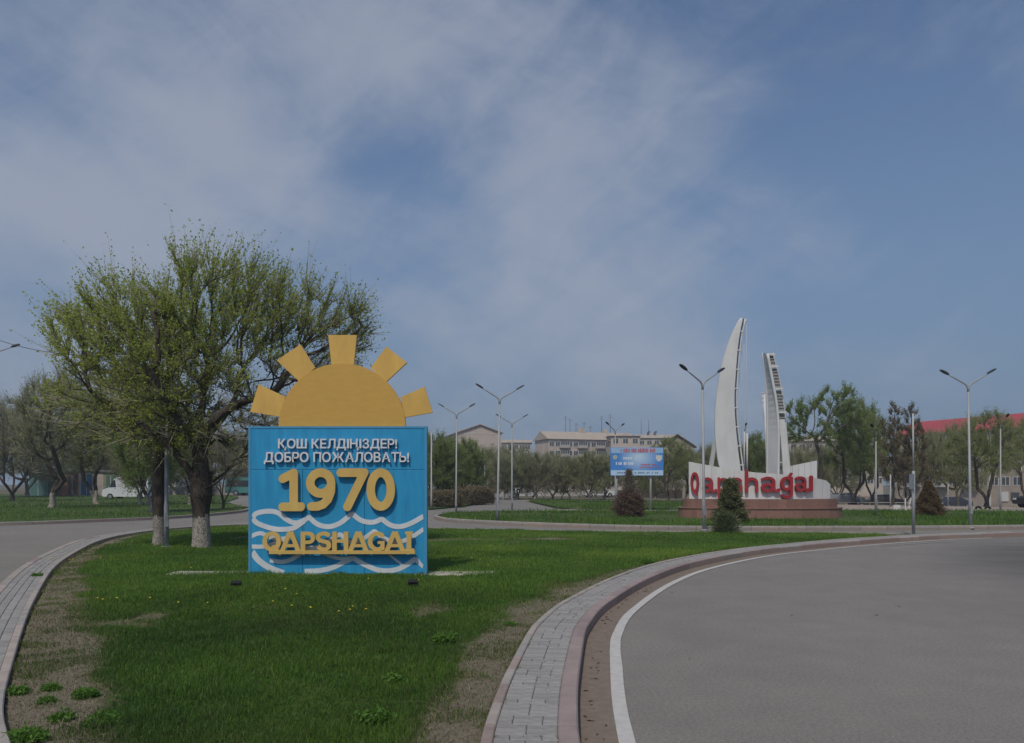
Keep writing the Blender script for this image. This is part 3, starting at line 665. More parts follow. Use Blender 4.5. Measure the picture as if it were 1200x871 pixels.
M_sun = paint('sun_ochre', (.62, .37, .082), (.50, .29, .065), 11.0, (.45, 1, 1.7), (.30, .92))
M_ray = paint('ray_yellow', (.70, .43, .105), (.54, .33, .085), 4)
M_gold = paint('letter_gold', (.66, .44, .135), (.53, .34, .10), 5)
M_wht = paint('letter_white', (.70, .70, .72), (.52, .54, .58), 7)
M_wave = paint('wave_white', (.66, .67, .69), (.50, .53, .57), 5)
w2 = (SIGN_X1 - SIGN_X0) / 2
MB().box(-w2 + .02, w2 - .02, .015, .15, -.02, SIGN_Z1 - .01).build('panel_core', M_bluel, sign)
zj = sz_(550.5)
def sheet_panel(x0, x1, z0, z1):
    c = .006; g = .0025
    b = MB(); x0 += g; x1 -= g; z0 += g; z1 -= g
    b.add([(x0, .02, z0), (x1, .02, z0), (x1, .02, z1), (x0, .02, z1), (x0, c, z0), (x1, c, z0), (x1, c, z1), (x0, c, z1), (x0 + c, 0, z0 + c), (x1 - c, 0, z0 + c), (x1 - c, 0, z1 - c), (x0 + c, 0, z1 - c)],
          [(8, 9, 10, 11)] + [(a, (a + 1) % 4, 4 + (a + 1) % 4, 4 + a) for a in range(4)] + [(4 + a, 4 + (a + 1) % 4, 8 + (a + 1) % 4, 8 + a) for a in range(4)])
    return b.build('facing_panel', M_blue, sign)
sheet_panel(-w2, w2, zj, SIGN_Z1)
for (a, b_) in ((-w2, -w2 / 3 - .1), (-w2 / 3 - .1, w2 / 3 - .05), (w2 / 3 - .05, w2)): sheet_panel(a, b_, .0, zj)
# thin trim strips along the rim
for (x0, x1, z0, z1) in ((-w2 - .012, -w2 + .03, .0, SIGN_Z1 + .014), (w2 - .03, w2 + .012, .0, SIGN_Z1 + .014), (-w2 + .031, w2 - .031, SIGN_Z1 - .025, SIGN_Z1 + .012)):
    MB().box(x0, x1, -.008, .16, z0, z1).build('edge_trim', M_bluel, sign)
# sun
rs = (475 - 326) / 2 * SU; cx = sx_(400.3) - OX
hp = [(cx + rs * math.cos(t), SIGN_Z1 + .012 + rs * .995 * math.sin(t)) for t in np.linspace(0, math.pi, 49)]
MB().prism(hp, .03, .13).build('sun_disc', M_sun, sign)
for q in (((90, 197), (178, 238), (160, 304), (62, 288)), ((150, 118), (228, 65), (276, 142), (225, 188)), ((320, 34), (414, 34), (404, 136), (331, 136)), ((512, 72), (580, 125), (510, 190), (460, 143)), ((638, 205), (665, 290), (574, 306), (558, 240))):
    pts = [(sx_(270 + u / 2.81) - OX, sz_(380 + v / 2.81)) for u, v in q]
    MB().prism(pts, .045, .115).build('sun_ray', M_ray, sign)
# waves: flat painted bands, a few millimetres of board
def band(pts, hw, y):
    P = resample([(sx_(280 + u / 5.217) - OX, sz_(580 + v / 5.217)) for u, v in pts], .025) if len(pts) > 2 else np.array([(sx_(280 + u / 5.217) - OX, sz_(580 + v / 5.217)) for u, v in pts])
    Nn = normals2(P); hw = 1.15 * hw / 5.217 * SU; V = []
    lim = w2 - .05
    for p, n in zip(P, Nn):
        for s in (1, -1):
            q = p + n * hw * s; V.append((float(np.clip(q[0], -lim, lim)), y, float(max(q[1], .095))))
    k = len(P); V += [(v[0], y + .012, v[2]) for v in V]
    f = [(2 * i, 2 * i + 1, 2 * i + 3, 2 * i + 2) for i in range(k - 1)]; o = 2 * k
    f += [(2 * i, 2 * i + 2, o + 2 * i + 2, o + 2 * i) for i in range(k - 1)] + [(2 * i + 1, o + 2 * i + 1, o + 2 * i + 3, 2 * i + 3) for i in range(k - 1)]
    MB().add(V, f).build('wave_band', M_wave, sign)
def cusp(parts, hw, y0):
    for i, p in enumerate(parts): band(p, hw, y0 - .0011 * i)
cusp([[(82, 140), (110, 112), (180, 100), (240, 110), (290, 150), (340, 172), (390, 160), (430, 133)], [(425, 133), (480, 180), (550, 195), (620, 172), (694, 112)],
      [(688, 112), (750, 158), (820, 168), (878, 145)], [(872, 145), (920, 182), (980, 195), (1050, 175), (1132, 130)]], 13, -.003)
cusp([[(82, 140), (110, 172), (180, 200), (250, 212), (330, 205), (365, 185), (400, 160)]], 13, -.0085)
cusp([[(72, 255), (110, 238), (140, 234)], [(138, 234), (200, 262), (280, 268), (340, 250)], [(72, 316), (150, 316), (240, 290), (300, 260)]], 11, -.003)
cusp([[(78, 345), (120, 400), (190, 448), (275, 480)]], 16, -.003)
cusp([[(190, 400), (260, 410), (320, 395), (375, 362), (420, 340)]], 11, -.0045)
cusp([[(402, 468), (500, 462), (580, 442), (640, 412), (702, 384)], [(696, 384), (760, 422), (850, 460), (940, 462), (1010, 438), (1082, 388)], [(1076, 388), (1132, 440)]], 13, -.003)
cusp([[(440, 326), (480, 342), (540, 368), (620, 390), (690, 384)]], 9, -.0065)
cusp([[(918, 365), (1003, 432)]], 6, -.0072)
cusp([[(380, 322), (460, 325), (530, 300), (580, 262), (622, 238)], [(616, 238), (680, 290), (740, 282), (832, 218)], [(826, 218), (880, 262), (960, 288), (1040, 268), (1132, 208)]], 11, -.003)
# lettering
def font_letter(ch, size, depth, m, bold=.016):
    cu = bpy.data.curves.new('letter', 'FONT'); cu.body = ch; cu.size = 1; cu.offset = bold; cu.extrude = .5; cu.resolution_u = 3
    o = bpy.data.objects.new('tmp', cu); COL.objects.link(o); bpy.context.view_layer.update()
    me = bpy.data.meshes.new_from_object(o.evaluated_get(bpy.context.evaluated_depsgraph_get())); bpy.data.objects.remove(o); bpy.data.curves.remove(cu)
    me.name = 'letter'; me.materials.clear(); me.materials.append(m)
    co = np.empty(len(me.vertices) * 3); me.vertices.foreach_get('co', co); co = co.reshape(-1, 3); x0, x1 = co[:, 0].min(), co[:, 0].max()
    new = np.stack([(co[:, 0] - x0), -(co[:, 2] + .5), co[:, 1]], 1); return me, new, x1 - x0
def font_line(text, px0, px1, py_base, cap_px, depth, m):
    size = cap_px * SU / .73; items = []; x = 0
    for ch in text:
        if ch == ' ': x += .30; continue
        if ch == 'І':
            me = bpy.data.meshes.new('letter'); b = MB().box(0, .15, -1, 0, 0, .73); me.from_pydata(b.v, [], b.f); me.materials.append(m); new = np.array(b.v); w = .15
        else: me, new, w = font_letter(ch, 1, 1, m)
        items.append((me, new, x)); x += w + (.085 if ch not in 'РТЬА' else .06)
    k = (px1 - px0) * SU / (x - .08)
    for me, new, xo in items:
        v = np.stack([(new[:, 0]) * k, new[:, 1] * depth, new[:, 2] * size], 1); me.vertices.foreach_set('co', v.ravel().astype(np.float32)); me.update()
        bm = bmesh.new(); bm.from_mesh(me); bmesh.ops.recalc_face_normals(bm, faces=bm.faces); bm.to_mesh(me); bm.free()
        o = link('letter', me, sign, (sx_(px0) - OX + xo * k, -.018, sz_(py_base)))
font_line('ҚОШ КЕЛДІҢІЗДЕР!', 327, 466, 525.5, 10.8, .045, M_wht)
font_line('ДОБРО ПОЖАЛОВАТЬ!', 310.5, 480, 541.5, 11.2, .045, M_wht)
for ch, p0 in zip('1970', (328, 359.5, 395.5, 429.5)):
    st, w = DIG[ch]; k = 35.2 / .72 * SU
    me = glyph_mesh('digit', st, k, 50.5 * SU / 1.0, .05, M_gold, .022, .8); link('digit', me, sign, (sx_(p0) - OX - .0, -.035, sz_(599)))
xs0 = 310.5; tot = sum(CAP[c][1] for c in 'QAPSHAGAI'); k = (487 - xs0) / tot
for ch in 'QAPSHAGAI':
    st, w = CAP[ch]; me = glyph_mesh('letter', st, k * SU, 22.5 * SU, .05, M_gold, .026, w); link('letter', me, sign, (sx_(xs0) - OX, -.085, sz_(645.3))); xs0 += w * k
MB().box(sx_(318) - OX, sx_(487.5) - OX, -.143, -.07, sz_(648.6), sz_(644.6)).build('letter_rail', M_gold, sign)
for px in (330, 365, 402, 440, 475): MB().box(sx_(px) - OX - .015, sx_(px) - OX + .015, -.07, .0, sz_(648), sz_(645.6)).build('bracket', M_gold, sign)
# footing
M_conc = mat('pale_concrete', (.42, .38, .33), .9, .25, 5, .4, 40)
ft = MB(); ft.cbox(-6.28, 0.02, -.22, .34, -.08, .088, .03); o = ft.build('footing_slab', M_conc, None, (0, 14.02, 0)); tag(o, 'pale concrete footing strip in the grass under the sign', 'footing')
for (px, py, lb) in ((277, 688.5, 'small black floodlight in the grass at the sign\'s tree side'), (484, 687, 'small black floodlight in the grass at the sign\'s road side')):
    X, Y = px_to_ground(px, py, .08); fl = empty('floodlight', (X, Y, .07)); tag(fl, lb, 'floodlight', 'floodlights aimed at the sign')
    Mb = mat('black_metal', (.018, .018, .02), .45, .2, 10); fl.rotation_euler = (0, 0, .12); fl.scale = (.68, .68, .62)
    b = MB(); b.add([(-.11, -.05, .06), (.11, -.05, .06), (.11, .05, .11), (-.11, .05, .11), (-.11, -.08, .13), (.11, -.08, .13), (.11, .02, .19), (-.11, .02, .19)], [(0, 3, 2, 1), (4, 5, 6, 7), (0, 1, 5, 4), (1, 2, 6, 5), (2, 3, 7, 6), (3, 0, 4, 7)]); b.build('housing', Mb, fl)
    for k in range(5): MB().box(-.10 + k * .045, -.09 + k * .045, -.105, -.06, .07, .125).build('cooling_fin', Mb, fl)
    b = MB(); b.tube([(-.125, 0, .11), (-.125, 0, .0), (.125, 0, .0), (.125, 0, .11)], .008, 6); b.build('bracket', Mb, fl)
    MB().tube([(0, 0, 0), (0, 0, -.09)], .015, 6).build('spike', Mb, fl)

# ------------------------------------------------------------------ the sail monument
MY = 40.2; MU = 40.4 / 900; MX = 12.95
mon = empty('sail_monument', (MON[0], MON[1], .204)); mon.scale = (.935, .935, .935); tag(mon, 'white twin-sail monument on red granite plinth with red town name', 'monument')
M_gran = obj_random(mat('red_granite', (.265, .145, .115), .6, .25, 16, .15, 60), .12)
M_mw = paint('monument_white', (.66, .65, .64), (.54, .53, .52), 2, (1, 1, .4))
M_mwb = paint('monument_side', (.64, .63, .63), (.54, .54, .55), 2)
M_red = paint('letter_red', (.36, .030, .036), (.27, .022, .028), 4)
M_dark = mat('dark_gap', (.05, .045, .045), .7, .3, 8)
def ell(hx, hy, t): return (hx * math.cos(t), hy * math.sin(t))
def tier(hx, hy, z0, z1, n, part, inset=.0):
    for i in range(n):
        t0, t1 = 2 * math.pi * i / n, 2 * math.pi * (i + 1) / n; g = .004 / hx
        a, b = ell(hx, hy, t0 + g), ell(hx, hy, t1 - g); c, d = ell(hx - .2, hy - .2, t1 - g), ell(hx - .2, hy - .2, t0 + g)
        MB().prism([a, b, c, d], z0, z1, axis='z').build(part, M_gran, mon)
tier(4.22, 2.35, -.12, .38, 56, 'lower_slab'); tier(3.98, 2.12, .42, .86, 54, 'upper_slab')
MB().prism([ell(4.26, 2.39, t) for t in np.linspace(0, 2 * math.pi, 73)[:-1]], .38, .42, axis='z').build('ledge', M_gran, mon)
MB().prism([ell(3.95, 2.09, t) for t in np.linspace(0, 2 * math.pi, 73)[:-1]], .70, .85, axis='z').build('plinth_top', M_gran, mon)
def hull_y(x, front): return (-1.15 if front else 1.05) * (1 - (x / 3.75) ** 2)
def hull(front, n, top, m, part):
    xs = np.linspace(-3.7, 3.7 if front else 3.12, n + 1); s = -1 if front else 1
    for i in range(n):
        g = .006; sub = np.linspace(xs[i] + g, xs[i + 1] - g, 3); V = []; F = []
        for x in sub:
            y = hull_y(x, front); V += [(x, y, .86), (x, y, top(x)), (x, y - s * .09, top(x)), (x, y - s * .09, .86)]
        for q in range(2):
            for k in range(4): F.append((q * 4 + k, q * 4 + (k + 1) % 4, q * 4 + 4 + (k + 1) % 4, q * 4 + 4 + k))
        F += [(0, 1, 2, 3), (11, 10, 9, 8)]; MB().add(V, F).build(part, m, mon)
def top_f(x):
    return float(np.interp(x, [-3.7, -2.8, -1.9, -.6, 1.3, 2.6, 3.3, 3.55, 3.7], [2.80, 2.60, 2.40, 2.22, 2.08, 1.95, 1.84, 1.76, 1.62]))
def top_b(x): return float(np.interp(x, [-3.7, -1, 0, 1.3, 2.2, 3.1, 3.2, 3.7], [1.6, 1.7, 1.95, 2.42, 2.66, 2.86, 2.86, 2.86]))
hull(True, 14, top_f, M_mw, 'hull_panel'); hull(False, 24, top_b, M_mwb, 'hull_panel')
# red letters along the curved hull
word = 'Qapshagai'; RNG = ((814, 824.5), (825.5, 843), (842, 856), (855.5, 871.5), (871.5, 889), (889.5, 912.5), (912.5, 930), (930, 950.5), (949, 955.5))
for ch, (pa, pb) in zip(word, RNG):
    st, w = LOW[ch]; x = (pa - 600) / 900 * 39.1 - MX; k = (pb - pa) / 900 * 39.1 / w; xc = x + w * k / 2; sl = math.atan((hull_y(xc + .05, True) - hull_y(xc - .05, True)) / .1)
    me = glyph_mesh('letter', [(a_, b_, c_ * .86) for a_, b_, c_ in st], k, 1.22, .13, M_red, .03, w); o = link('letter', me, mon); o.rotation_euler = (0, 0, sl)
    y = hull_y(xc, True); o.location = (xc - w * k / 2 * math.cos(sl), y - w * k / 2 * math.sin(sl) - .06, 1.16 + .06 * (xc + 3.4) / 6)
def mpt(px, py, dy=0.0):
    Y = MY + dy; return ((px - 600) / 900 * Y - MX, dy, CAM_H - (py - 568) / 900 * Y - .1)
# the tall sail: a curved plate with a tube chord, cables and props
LEd = [(848, 560), (842, 543), (838.6, 515), (838, 495), (838.6, 475), (841, 455), (847, 423), (856, 395.5), (862, 382), (867.5, 372.5)]
REd = [(868.5, 560), (867, 546), (864, 523), (861.3, 497), (860, 468), (861, 446), (863.3, 415), (865.5, 396), (868, 383), (870, 373.5)]
def edge_curve(E, dy): return resample([mpt(a, b, dy)[0::2] for a, b in E], .2)
def loft(A, B, n):
    ia = np.linspace(0, len(A) - 1, n); f = lambda C: np.stack([np.interp(np.linspace(0, len(C) - 1, n), np.arange(len(C)), C[:, k]) for k in (0, 1)], 1); return f(A), f(B)
A, B = loft(edge_curve(LEd, -.3), edge_curve(REd, -.3), 26)
V = []; F = []
for (a, b) in zip(A, B):
    V += [(a[0], -.30, a[1]), (b[0], -.36, b[1]), (b[0], -.24, b[1]), (a[0], -.18, a[1])]
for q in range(25):
    for kk in range(4): F.append((q * 4 + kk, q * 4 + (kk + 1) % 4, q * 4 + 4 + (kk + 1) % 4, q * 4 + 4 + kk))
F += [(0, 1, 2, 3), tuple(100 + q for q in (3, 2, 1, 0))]
big = MB().add(V, F).build('tall_sail', M_mw, mon)
ch = [(b[0] + .13 + .02 * math.sin(i), -.2, b[1] + .02) for i, b in enumerate(B)]
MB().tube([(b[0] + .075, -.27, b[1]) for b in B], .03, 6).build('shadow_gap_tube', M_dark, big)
MB().tube([(b[0] + .17, -.25, b[1]) for b in B], .042, 6).build('edge_tube', M_mw, big)
for i in range(2, 25, 3): b = B[i]; MB().box(b[0] - .01, b[0] + .22, -.30, -.22, b[1] - .03, b[1] + .03).build('bracket', M_mw, big)
for (p0, y0, y1) in ((866.8, 402, 556), (869.3, 390, 556), (872, 381, 556), (875, 376, 556)):
    a, b = mpt(p0, y0, .1), mpt(p0 - .6, y1, .1); MB().tube([a, b], .008, 5).build('cable', M_mwb, mon)
tipa, tipb = mpt(868, 384, -.28), mpt(875.4, 375, .1); MB().tube([tipa, tipb], .03, 6).build('tip_arm', M_mw, mon)
for (p0, y0, p1, y1, r, dy) in ((872, 506, 872, 556, .05, .3), (875.3, 508, 875.6, 556, .05, .2)): MB().tube([mpt(p0, y0, dy), mpt(p1, y1, dy)], r, 8).build('mast', M_mw, mon)
pr = MB(); a0, a1 = mpt(836.5, 516, .15), mpt(840, 516, .15); b0, b1 = mpt(829.5, 556, .45), mpt(835, 556, .45)
pr.add([a0, a1, b1, b0] + [(p[0], p[1] + .14, p[2]) for p in (a0, a1, b1, b0)], [(0, 1, 2, 3), (7, 6, 5, 4), (0, 4, 5, 1), (1, 5, 6, 2), (2, 6, 7, 3), (3, 7, 4, 0)]); pr.build('prop', M_mw, mon)
# the short sail: a plate facing away to the side and a ladder face
Lb = [(898.6, 562), (898.9, 535), (899.2, 500), (899, 470), (898, 452), (895.5, 430), (893.6, 413.6)]
Lm = [(911.4, 562), (911.7, 535), (911.9, 505), (910.6, 485), (909, 470), (904.7, 446), (898.8, 414.6)]
Rm = [(926, 562), (923.5, 535), (920.7, 507), (919.5, 490), (917.7, 474), (912.6, 444), (904.9, 414)]
D1, D2, D3 = .55, -.25, .15
n = 22; A, B = loft(edge_curve(Lb, D1), edge_curve(Lm, D2), n); _, C = loft(edge_curve(Lb, D1), edge_curve(Rm, D3), n)
V = []; F = []
for a, b in zip(A, B): V += [(a[0], D1, a[1]), (b[0], D2, b[1]), (b[0] + .05, D2 + .09, b[1]), (a[0] + .05, D1 + .09, a[1])]
for q in range(n - 1):
    for kk in range(4): F.append((q * 4 + kk, q * 4 + (kk + 1) % 4, q * 4 + 4 + (kk + 1) % 4, q * 4 + 4 + kk))
F += [(0, 1, 2, 3), tuple((n - 1) * 4 + q for q in (3, 2, 1, 0))]
sm = MB().add(V, F).build('short_sail', M_mwb, mon)
MB().tube([(b[0] + .03, D2, b[1]) for b in B], .075, 8).build('edge_tube', M_mw, sm); MB().tube([(c[0], D3, c[1]) for c in C], .075, 8).build('edge_tube', M_mw, sm); MB().tube([(a[0], D1, a[1]) for a in A], .04, 6).build('edge_tube', M_mwb, sm)
def ladder(py, h=.05):
    z = mpt(900, py, -.05)[2]; fb = np.interp(z, B[:, 1], B[:, 0]); fc = np.interp(z, C[:, 1], C[:, 0])
    MB().box(fb + .03, fc, D2 + .02, D2 + .10, z - h, z + h).build('rung', M_mw, sm)
for py in (416, 430, 456, 483.5): ladder(py)
# web of the ladder: slats set back between the tubes
M_slat = mat('sail_slat', (.24, .235, .23), .7, .2, 6)
rz_ = [mpt(900, py, D2)[2] for py in (415, 430, 456, 483.5, 492)]
for zt_, zb_ in zip(rz_[:-1], rz_[1:]):
    zz_ = np.linspace(zb_ + .06, zt_ - .06, 5); fb = np.interp(zz_, B[:, 1], B[:, 0]) + .09; fc = np.interp(zz_, C[:, 1], C[:, 0]) - .07
    MB().prism([(a, z) for a, z in zip(fc, zz_)] + [(a, z) for a, z in zip(fb[::-1], zz_[::-1])], D2 + .16, D2 + .20).build('web_plate', M_slat, sm)
    for z in np.arange(zb_ + .12, zt_ - .08, .16): MB().box(float(np.interp(z, B[:, 1], B[:, 0])) + .09, float(np.interp(z, C[:, 1], C[:, 0])) - .07, D2 + .12, D2 + .158, z - .02, z + .02).build('slat', mat('slat_grey', (.38, .375, .37), .7), sm)
# solid knee and the leg below it
kn = [mpt(a, b, -.1)[0::2] for a, b in ((912.5, 491.5), (919.5, 491.5), (921, 512), (923.5, 535), (926.5, 561), (918, 561), (916.5, 535), (914.5, 510), (912.5, 508))]
MB().prism(kn, -.12, .04).build('leg', M_mw, sm)
for py in (510, 542): z = mpt(900, py)[2]; MB().box(mpt(912, py)[0], mpt(918, py)[0], -.02, .05, z - .03, z + .03).build('rung', M_mw, sm)
MB().prism([mpt(a, b, .2)[0::2] for a, b in ((912.3, 512), (914.4, 512), (916.8, 535), (918, 561), (912, 561))], .2, .24).build('web_plate', M_slat, sm)
MB().tube([mpt(896, 462, .8), mpt(898.6, 556, .7)], .055, 8).build('mast', M_mw, mon); MB().tube([mpt(893.4, 460, .9), mpt(896.4, 500, .85)], .03, 6).build('mast', M_mwb, mon)
for py in (461, 466, 471): a, b = mpt(892.8, py, .85), mpt(897.5, py, .85); MB().tube([a, b], .02, 5).build('rung', M_mw, mon)
# ------------------------------------------------------------------ street lamps and poles
M_galv = mat('galvanised', (.33, .335, .34), .55, .22, 3, .1, 30, metal=.15, spec=.4, streak=(1, 1, .3))
M_lamp = mat('lamp_head', (.03, .03, .035), .5, .2, 8)
M_polew = mat('pole_white', (.42, .42, .41), .6, .2, 4, streak=(1, 1, .3))
def lamp_post(px, py, arms, label, h=6.25, lean=0.0, rz=0.0, top_r=.035, white=False, head=.36, Y=None, reach=.74, rise=.56, base_z=.1):
    if Y is None: X, Y = px_to_ground(px, py, base_z)
    else: X = (px - 600) / 900 * Y; base_z = float(land(X, Y)) + .02
    t = empty('street_lamp', (X, Y, base_z - .05), rz); t.rotation_euler = (0, lean, rz)
    tag(t, label, 'street lamp', 'street lamps'); m = M_polew if white else M_galv; zt = h - .75
    MB().tube([(0, 0, 0), (0, 0, 1.1), (0, 0, 1.14), (0, 0, zt)], [.064, .060, .050, top_r + .002], 10).build('pole', m, t)
    if arms: MB().tube([(0, 0, .0), (0, 0, .05)], .13, 10).build('base_plate', m, t); MB().box(-.045, .045, -.088, -.06, .55, .85).build('hatch', m, t)
    for s in arms:
        pts = [(0, 0, zt - .1), (s * .015, 0, zt + .04), (s * .05, 0, zt + .13), (s * .12, 0, zt + .20)] + [(s * (.12 + (reach - .12) * u), 0, zt + .20 + (rise - .20) * u) for u in (.25, .5, .75, 1)]
        a = MB().tube(pts, list(np.linspace(top_r + .004, .022, 8)), 8).build('arm', m, t)
        d = (Vector(pts[-1]) - Vector(pts[-2])).normalized(); p = Vector(pts[-1]); e = p + d * head
        up = Vector((-d.z * s, 0, abs(d.x))); V = []
        for (u, w, th) in ((-.06, .035, .025), (.06, .06, .04), (.45, .08, .05), (.85, .065, .04), (1.0, .03, .02)):
            c = p + d * head * u; V += [c + Vector((0, -w, 0)) - up * th * .4, c + Vector((0, w, 0)) - up * th * .4, c + Vector((0, w * .7, 0)) + up * th, c + Vector((0, -w * .7, 0)) + up * th]
        F = [(i * 4 + k, i * 4 + (k + 1) % 4, i * 4 + 4 + (k + 1) % 4, i * 4 + 4 + k) for i in range(4) for k in range(4)] + [(0, 1, 2, 3), (19, 18, 17, 16)]
        MB().add(V, F).build('lamp_head', M_lamp, a)
    return t
lamp_post(583, 612, (-1, 1), 'twin-arm street lamp at the tip of the roundabout island', h=5.92, lean=R(1.0), rz=.15)
lamp_post(534.5, 603, (-1, 1), 'twin-arm street lamp beside the clipped hedge', lean=R(.3), Y=42.8, rz=-.1)
lamp_post(600, 600.5, (-1, 1), 'twin-arm street lamp at the mouth of the exit road', Y=49.3, rz=.1)
lamp_post(721, 595, (-1, 1), 'twin-arm street lamp behind the blue billboard', Y=56, rz=.75)
lamp_post(825, 620.5, (-1, 1), 'twin-arm street lamp before the red letter Q of the monument', lean=R(-.7), rz=.5, h=5.88)
lamp_post(1137.5, 618, (-1, 1), 'twin-arm street lamp in front of the red-roofed block', lean=R(-1.0), h=5.98)
lamp_post(1026.5, 605, (-1,), 'single-arm street lamp between monument and brown bush', h=4.7, rz=R(55), reach=.9, top_r=.03)
lamp_post(1172.5, 600, (1,), 'single-arm street lamp standing in the dirt yard', h=6.1, rz=R(-97), lean=R(0), Y=48.3, reach=.7)
lamp_post(568, 586, (1,), 'far single-arm street lamp over the exit road', Y=84, top_r=.03)
lamp_post(617.5, 585, (1,), 'far pale street lamp among the roadside trees', Y=98, white=True, rz=R(85))
lamp_post(872.5, 594, (-1,), 'single-arm street lamp behind the monument', Y=57, rz=R(80))
lamp_post(195, 640, (-1, 1), 'street lamp standing between the two nearest tree trunks', h=5.9, rz=R(28), lean=R(.1))
lamp_post(-18, 614, (1, -1), 'street lamp at the edge of the frame reaching in with one arm', Y=32.5, h=7.75, rz=0, reach=1.15, rise=.55)
lamp_post(505.5, 597, (), 'bare pale pole standing in front of the hedge', Y=52, h=6.0, white=True)
lamp_post(1043.5, 594, (), 'short bare pole beneath the trees right of the monument', Y=60, h=3.3, white=True)
lamp_post(1111, 594, (), 'short pale post in the dirt yard', Y=66, h=2.6, white=True)
def pole_sign():
    X, Y = px_to_ground(1070.5, 626.5, .05); t = empty('sign_pole', (X, Y, 0)); tag(t, 'grey stepped pole at the tip of the lawn beside the bend', 'pole')
    MB().tube([(0, 0, 0), (0, 0, 2.15)], .052, 10).build('lower_tube', M_galv, t); MB().tube([(0, 0, 2.15), (-.02, 0, 4.05)], .028, 8).build('upper_tube', M_polew, t)
    MB().box(-.062, -.052, -.16, .16, 1.55, 2.05).build('edge_on_plate', mat('sign_grey', (.35, .38, .42), .5, .1), t); MB().tube([(0, 0, .02), (0, 0, .06)], .1, 10).build('base_plate', M_galv, t)
pole_sign()
# overhead cable to the lamp by the tree
c0 = Vector((-22.5, 32.5, 8.12)); c1 = Vector((-9.55, 21.2, 5.4)); cb = MB().tube([c0.lerp(c1, u) + Vector((0, 0, -.45 * 4 * u * (1 - u))) for u in np.linspace(0, 1, 20)], .012, 5).build('overhead_cable', M_lamp)
tag(cb, 'thin overhead cable running from the frame edge into the tree', 'cable')

# ------------------------------------------------------------------ trees
def colonise(attr, trunk, step, infl, kill, iters, r, up=.12, jit=.12):
    pos = [np.array(p, float) for p in trunk]; par = [-1] + list(range(len(trunk) - 1)); A = np.array(attr); best = np.full(len(A), 1e9); bi = np.zeros(len(A), int)
    P = np.array(pos)
    def upd(start):
        nonlocal best, bi
        Q = np.array(pos[start:]);
        if not len(Q) or not len(A): return
        d = np.linalg.norm(A[:, None] - Q[None], axis=2); k = d.argmin(1); dm = d[np.arange(len(A)), k]; m = dm < best; best[m] = dm[m]; bi[m] = k[m] + start
    upd(0)
    for it in range(iters):
        if not len(A): break
        act = best < infl
        if not act.any(): act = best < best.min() + .3
        idx = bi[act]; dirs = A[act] - np.array(pos)[idx]; dirs /= np.linalg.norm(dirs, axis=1)[:, None] + 1e-9
        start = len(pos); acc = {}
        for i, d in zip(idx, dirs): acc[i] = acc.get(i, 0) + d
        for i, d in acc.items():
            d = d / (np.linalg.norm(d) + 1e-9) + np.array([0, 0, up]) + r.normal(0, jit, 3); d /= np.linalg.norm(d); pos.append(pos[i] + d * step); par.append(i)
        upd(start); k = best > kill; A = A[k]; best = best[k]; bi = bi[k]
        if len(pos) > 5200: break
    return np.array(pos), np.array(par)
def radii(par, tip, p):
    n = len(par); acc = np.zeros(n); r = np.zeros(n)
    for i in range(n - 1, -1, -1):
        r[i] = max(tip, acc[i] ** (1 / p)) if acc[i] > 0 else tip
        if par[i] >= 0: acc[par[i]] += r[i] ** p
    return r
def branch_mesh(name, pos, par, r, mats, sides=6, white=None, flare=None):
    n = len(pos); main = np.full(n, -1); 
    for i in range(1, n):
        q = par[i]
        if main[q] < 0 or r[i] > r[main[q]]: main[q] = i
    T = np.zeros((n, 3))
    for i in range(n):
        d = np.zeros(3)
        if par[i] >= 0: v = pos[i] - pos[par[i]]; d += v / (np.linalg.norm(v) + 1e-9)
        if main[i] >= 0: v = pos[main[i]] - pos[i]; d += v / (np.linalg.norm(v) + 1e-9)
        T[i] = d / (np.linalg.norm(d) + 1e-9)
    ref = np.where(np.abs(T[:, :1]) < .9, np.array([[1., 0, 0]]), np.array([[0, 1., 0]])); a = ref - T * (ref * T).sum(1)[:, None]; a /= np.linalg.norm(a, axis=1)[:, None]; b = np.cross(T, a)
    ang = np.linspace(0, 2 * np.pi, sides, endpoint=False); ring = (a[:, None] * np.cos(ang)[None, :, None] + b[:, None] * np.sin(ang)[None, :, None])
    V = []; Q = []; base = 0; mi = []
    for i in range(1, n):
        q = par[i]; s = sides if r[i] > .012 else 3; st = sides // s
        r0 = r[q] if main[q] == i else min(r[i] * 1.15, r[q]); R0 = pos[q] + ring[q][::st][:s] * r0; R1 = pos[i] + ring[i][::st][:s] * r[i]
        if r[i] > .08:
            bmp = 1 + .07 * np.sin(np.arange(s) * 2.3 + i * .9)[:, None] * 1; R1 = pos[i] + ring[i][:s] * r[i]
        V.append(R0); V.append(R1); k = np.arange(s); Q.append(np.stack([base + k, base + (k + 1) % s, base + s + (k + 1) % s, base + s + k], 1)); base += 2 * s
        mi += [0] * s
    return np_mesh(name, np.vstack(V), [np.vstack(Q)], mats, mi=mi, smooth=True)
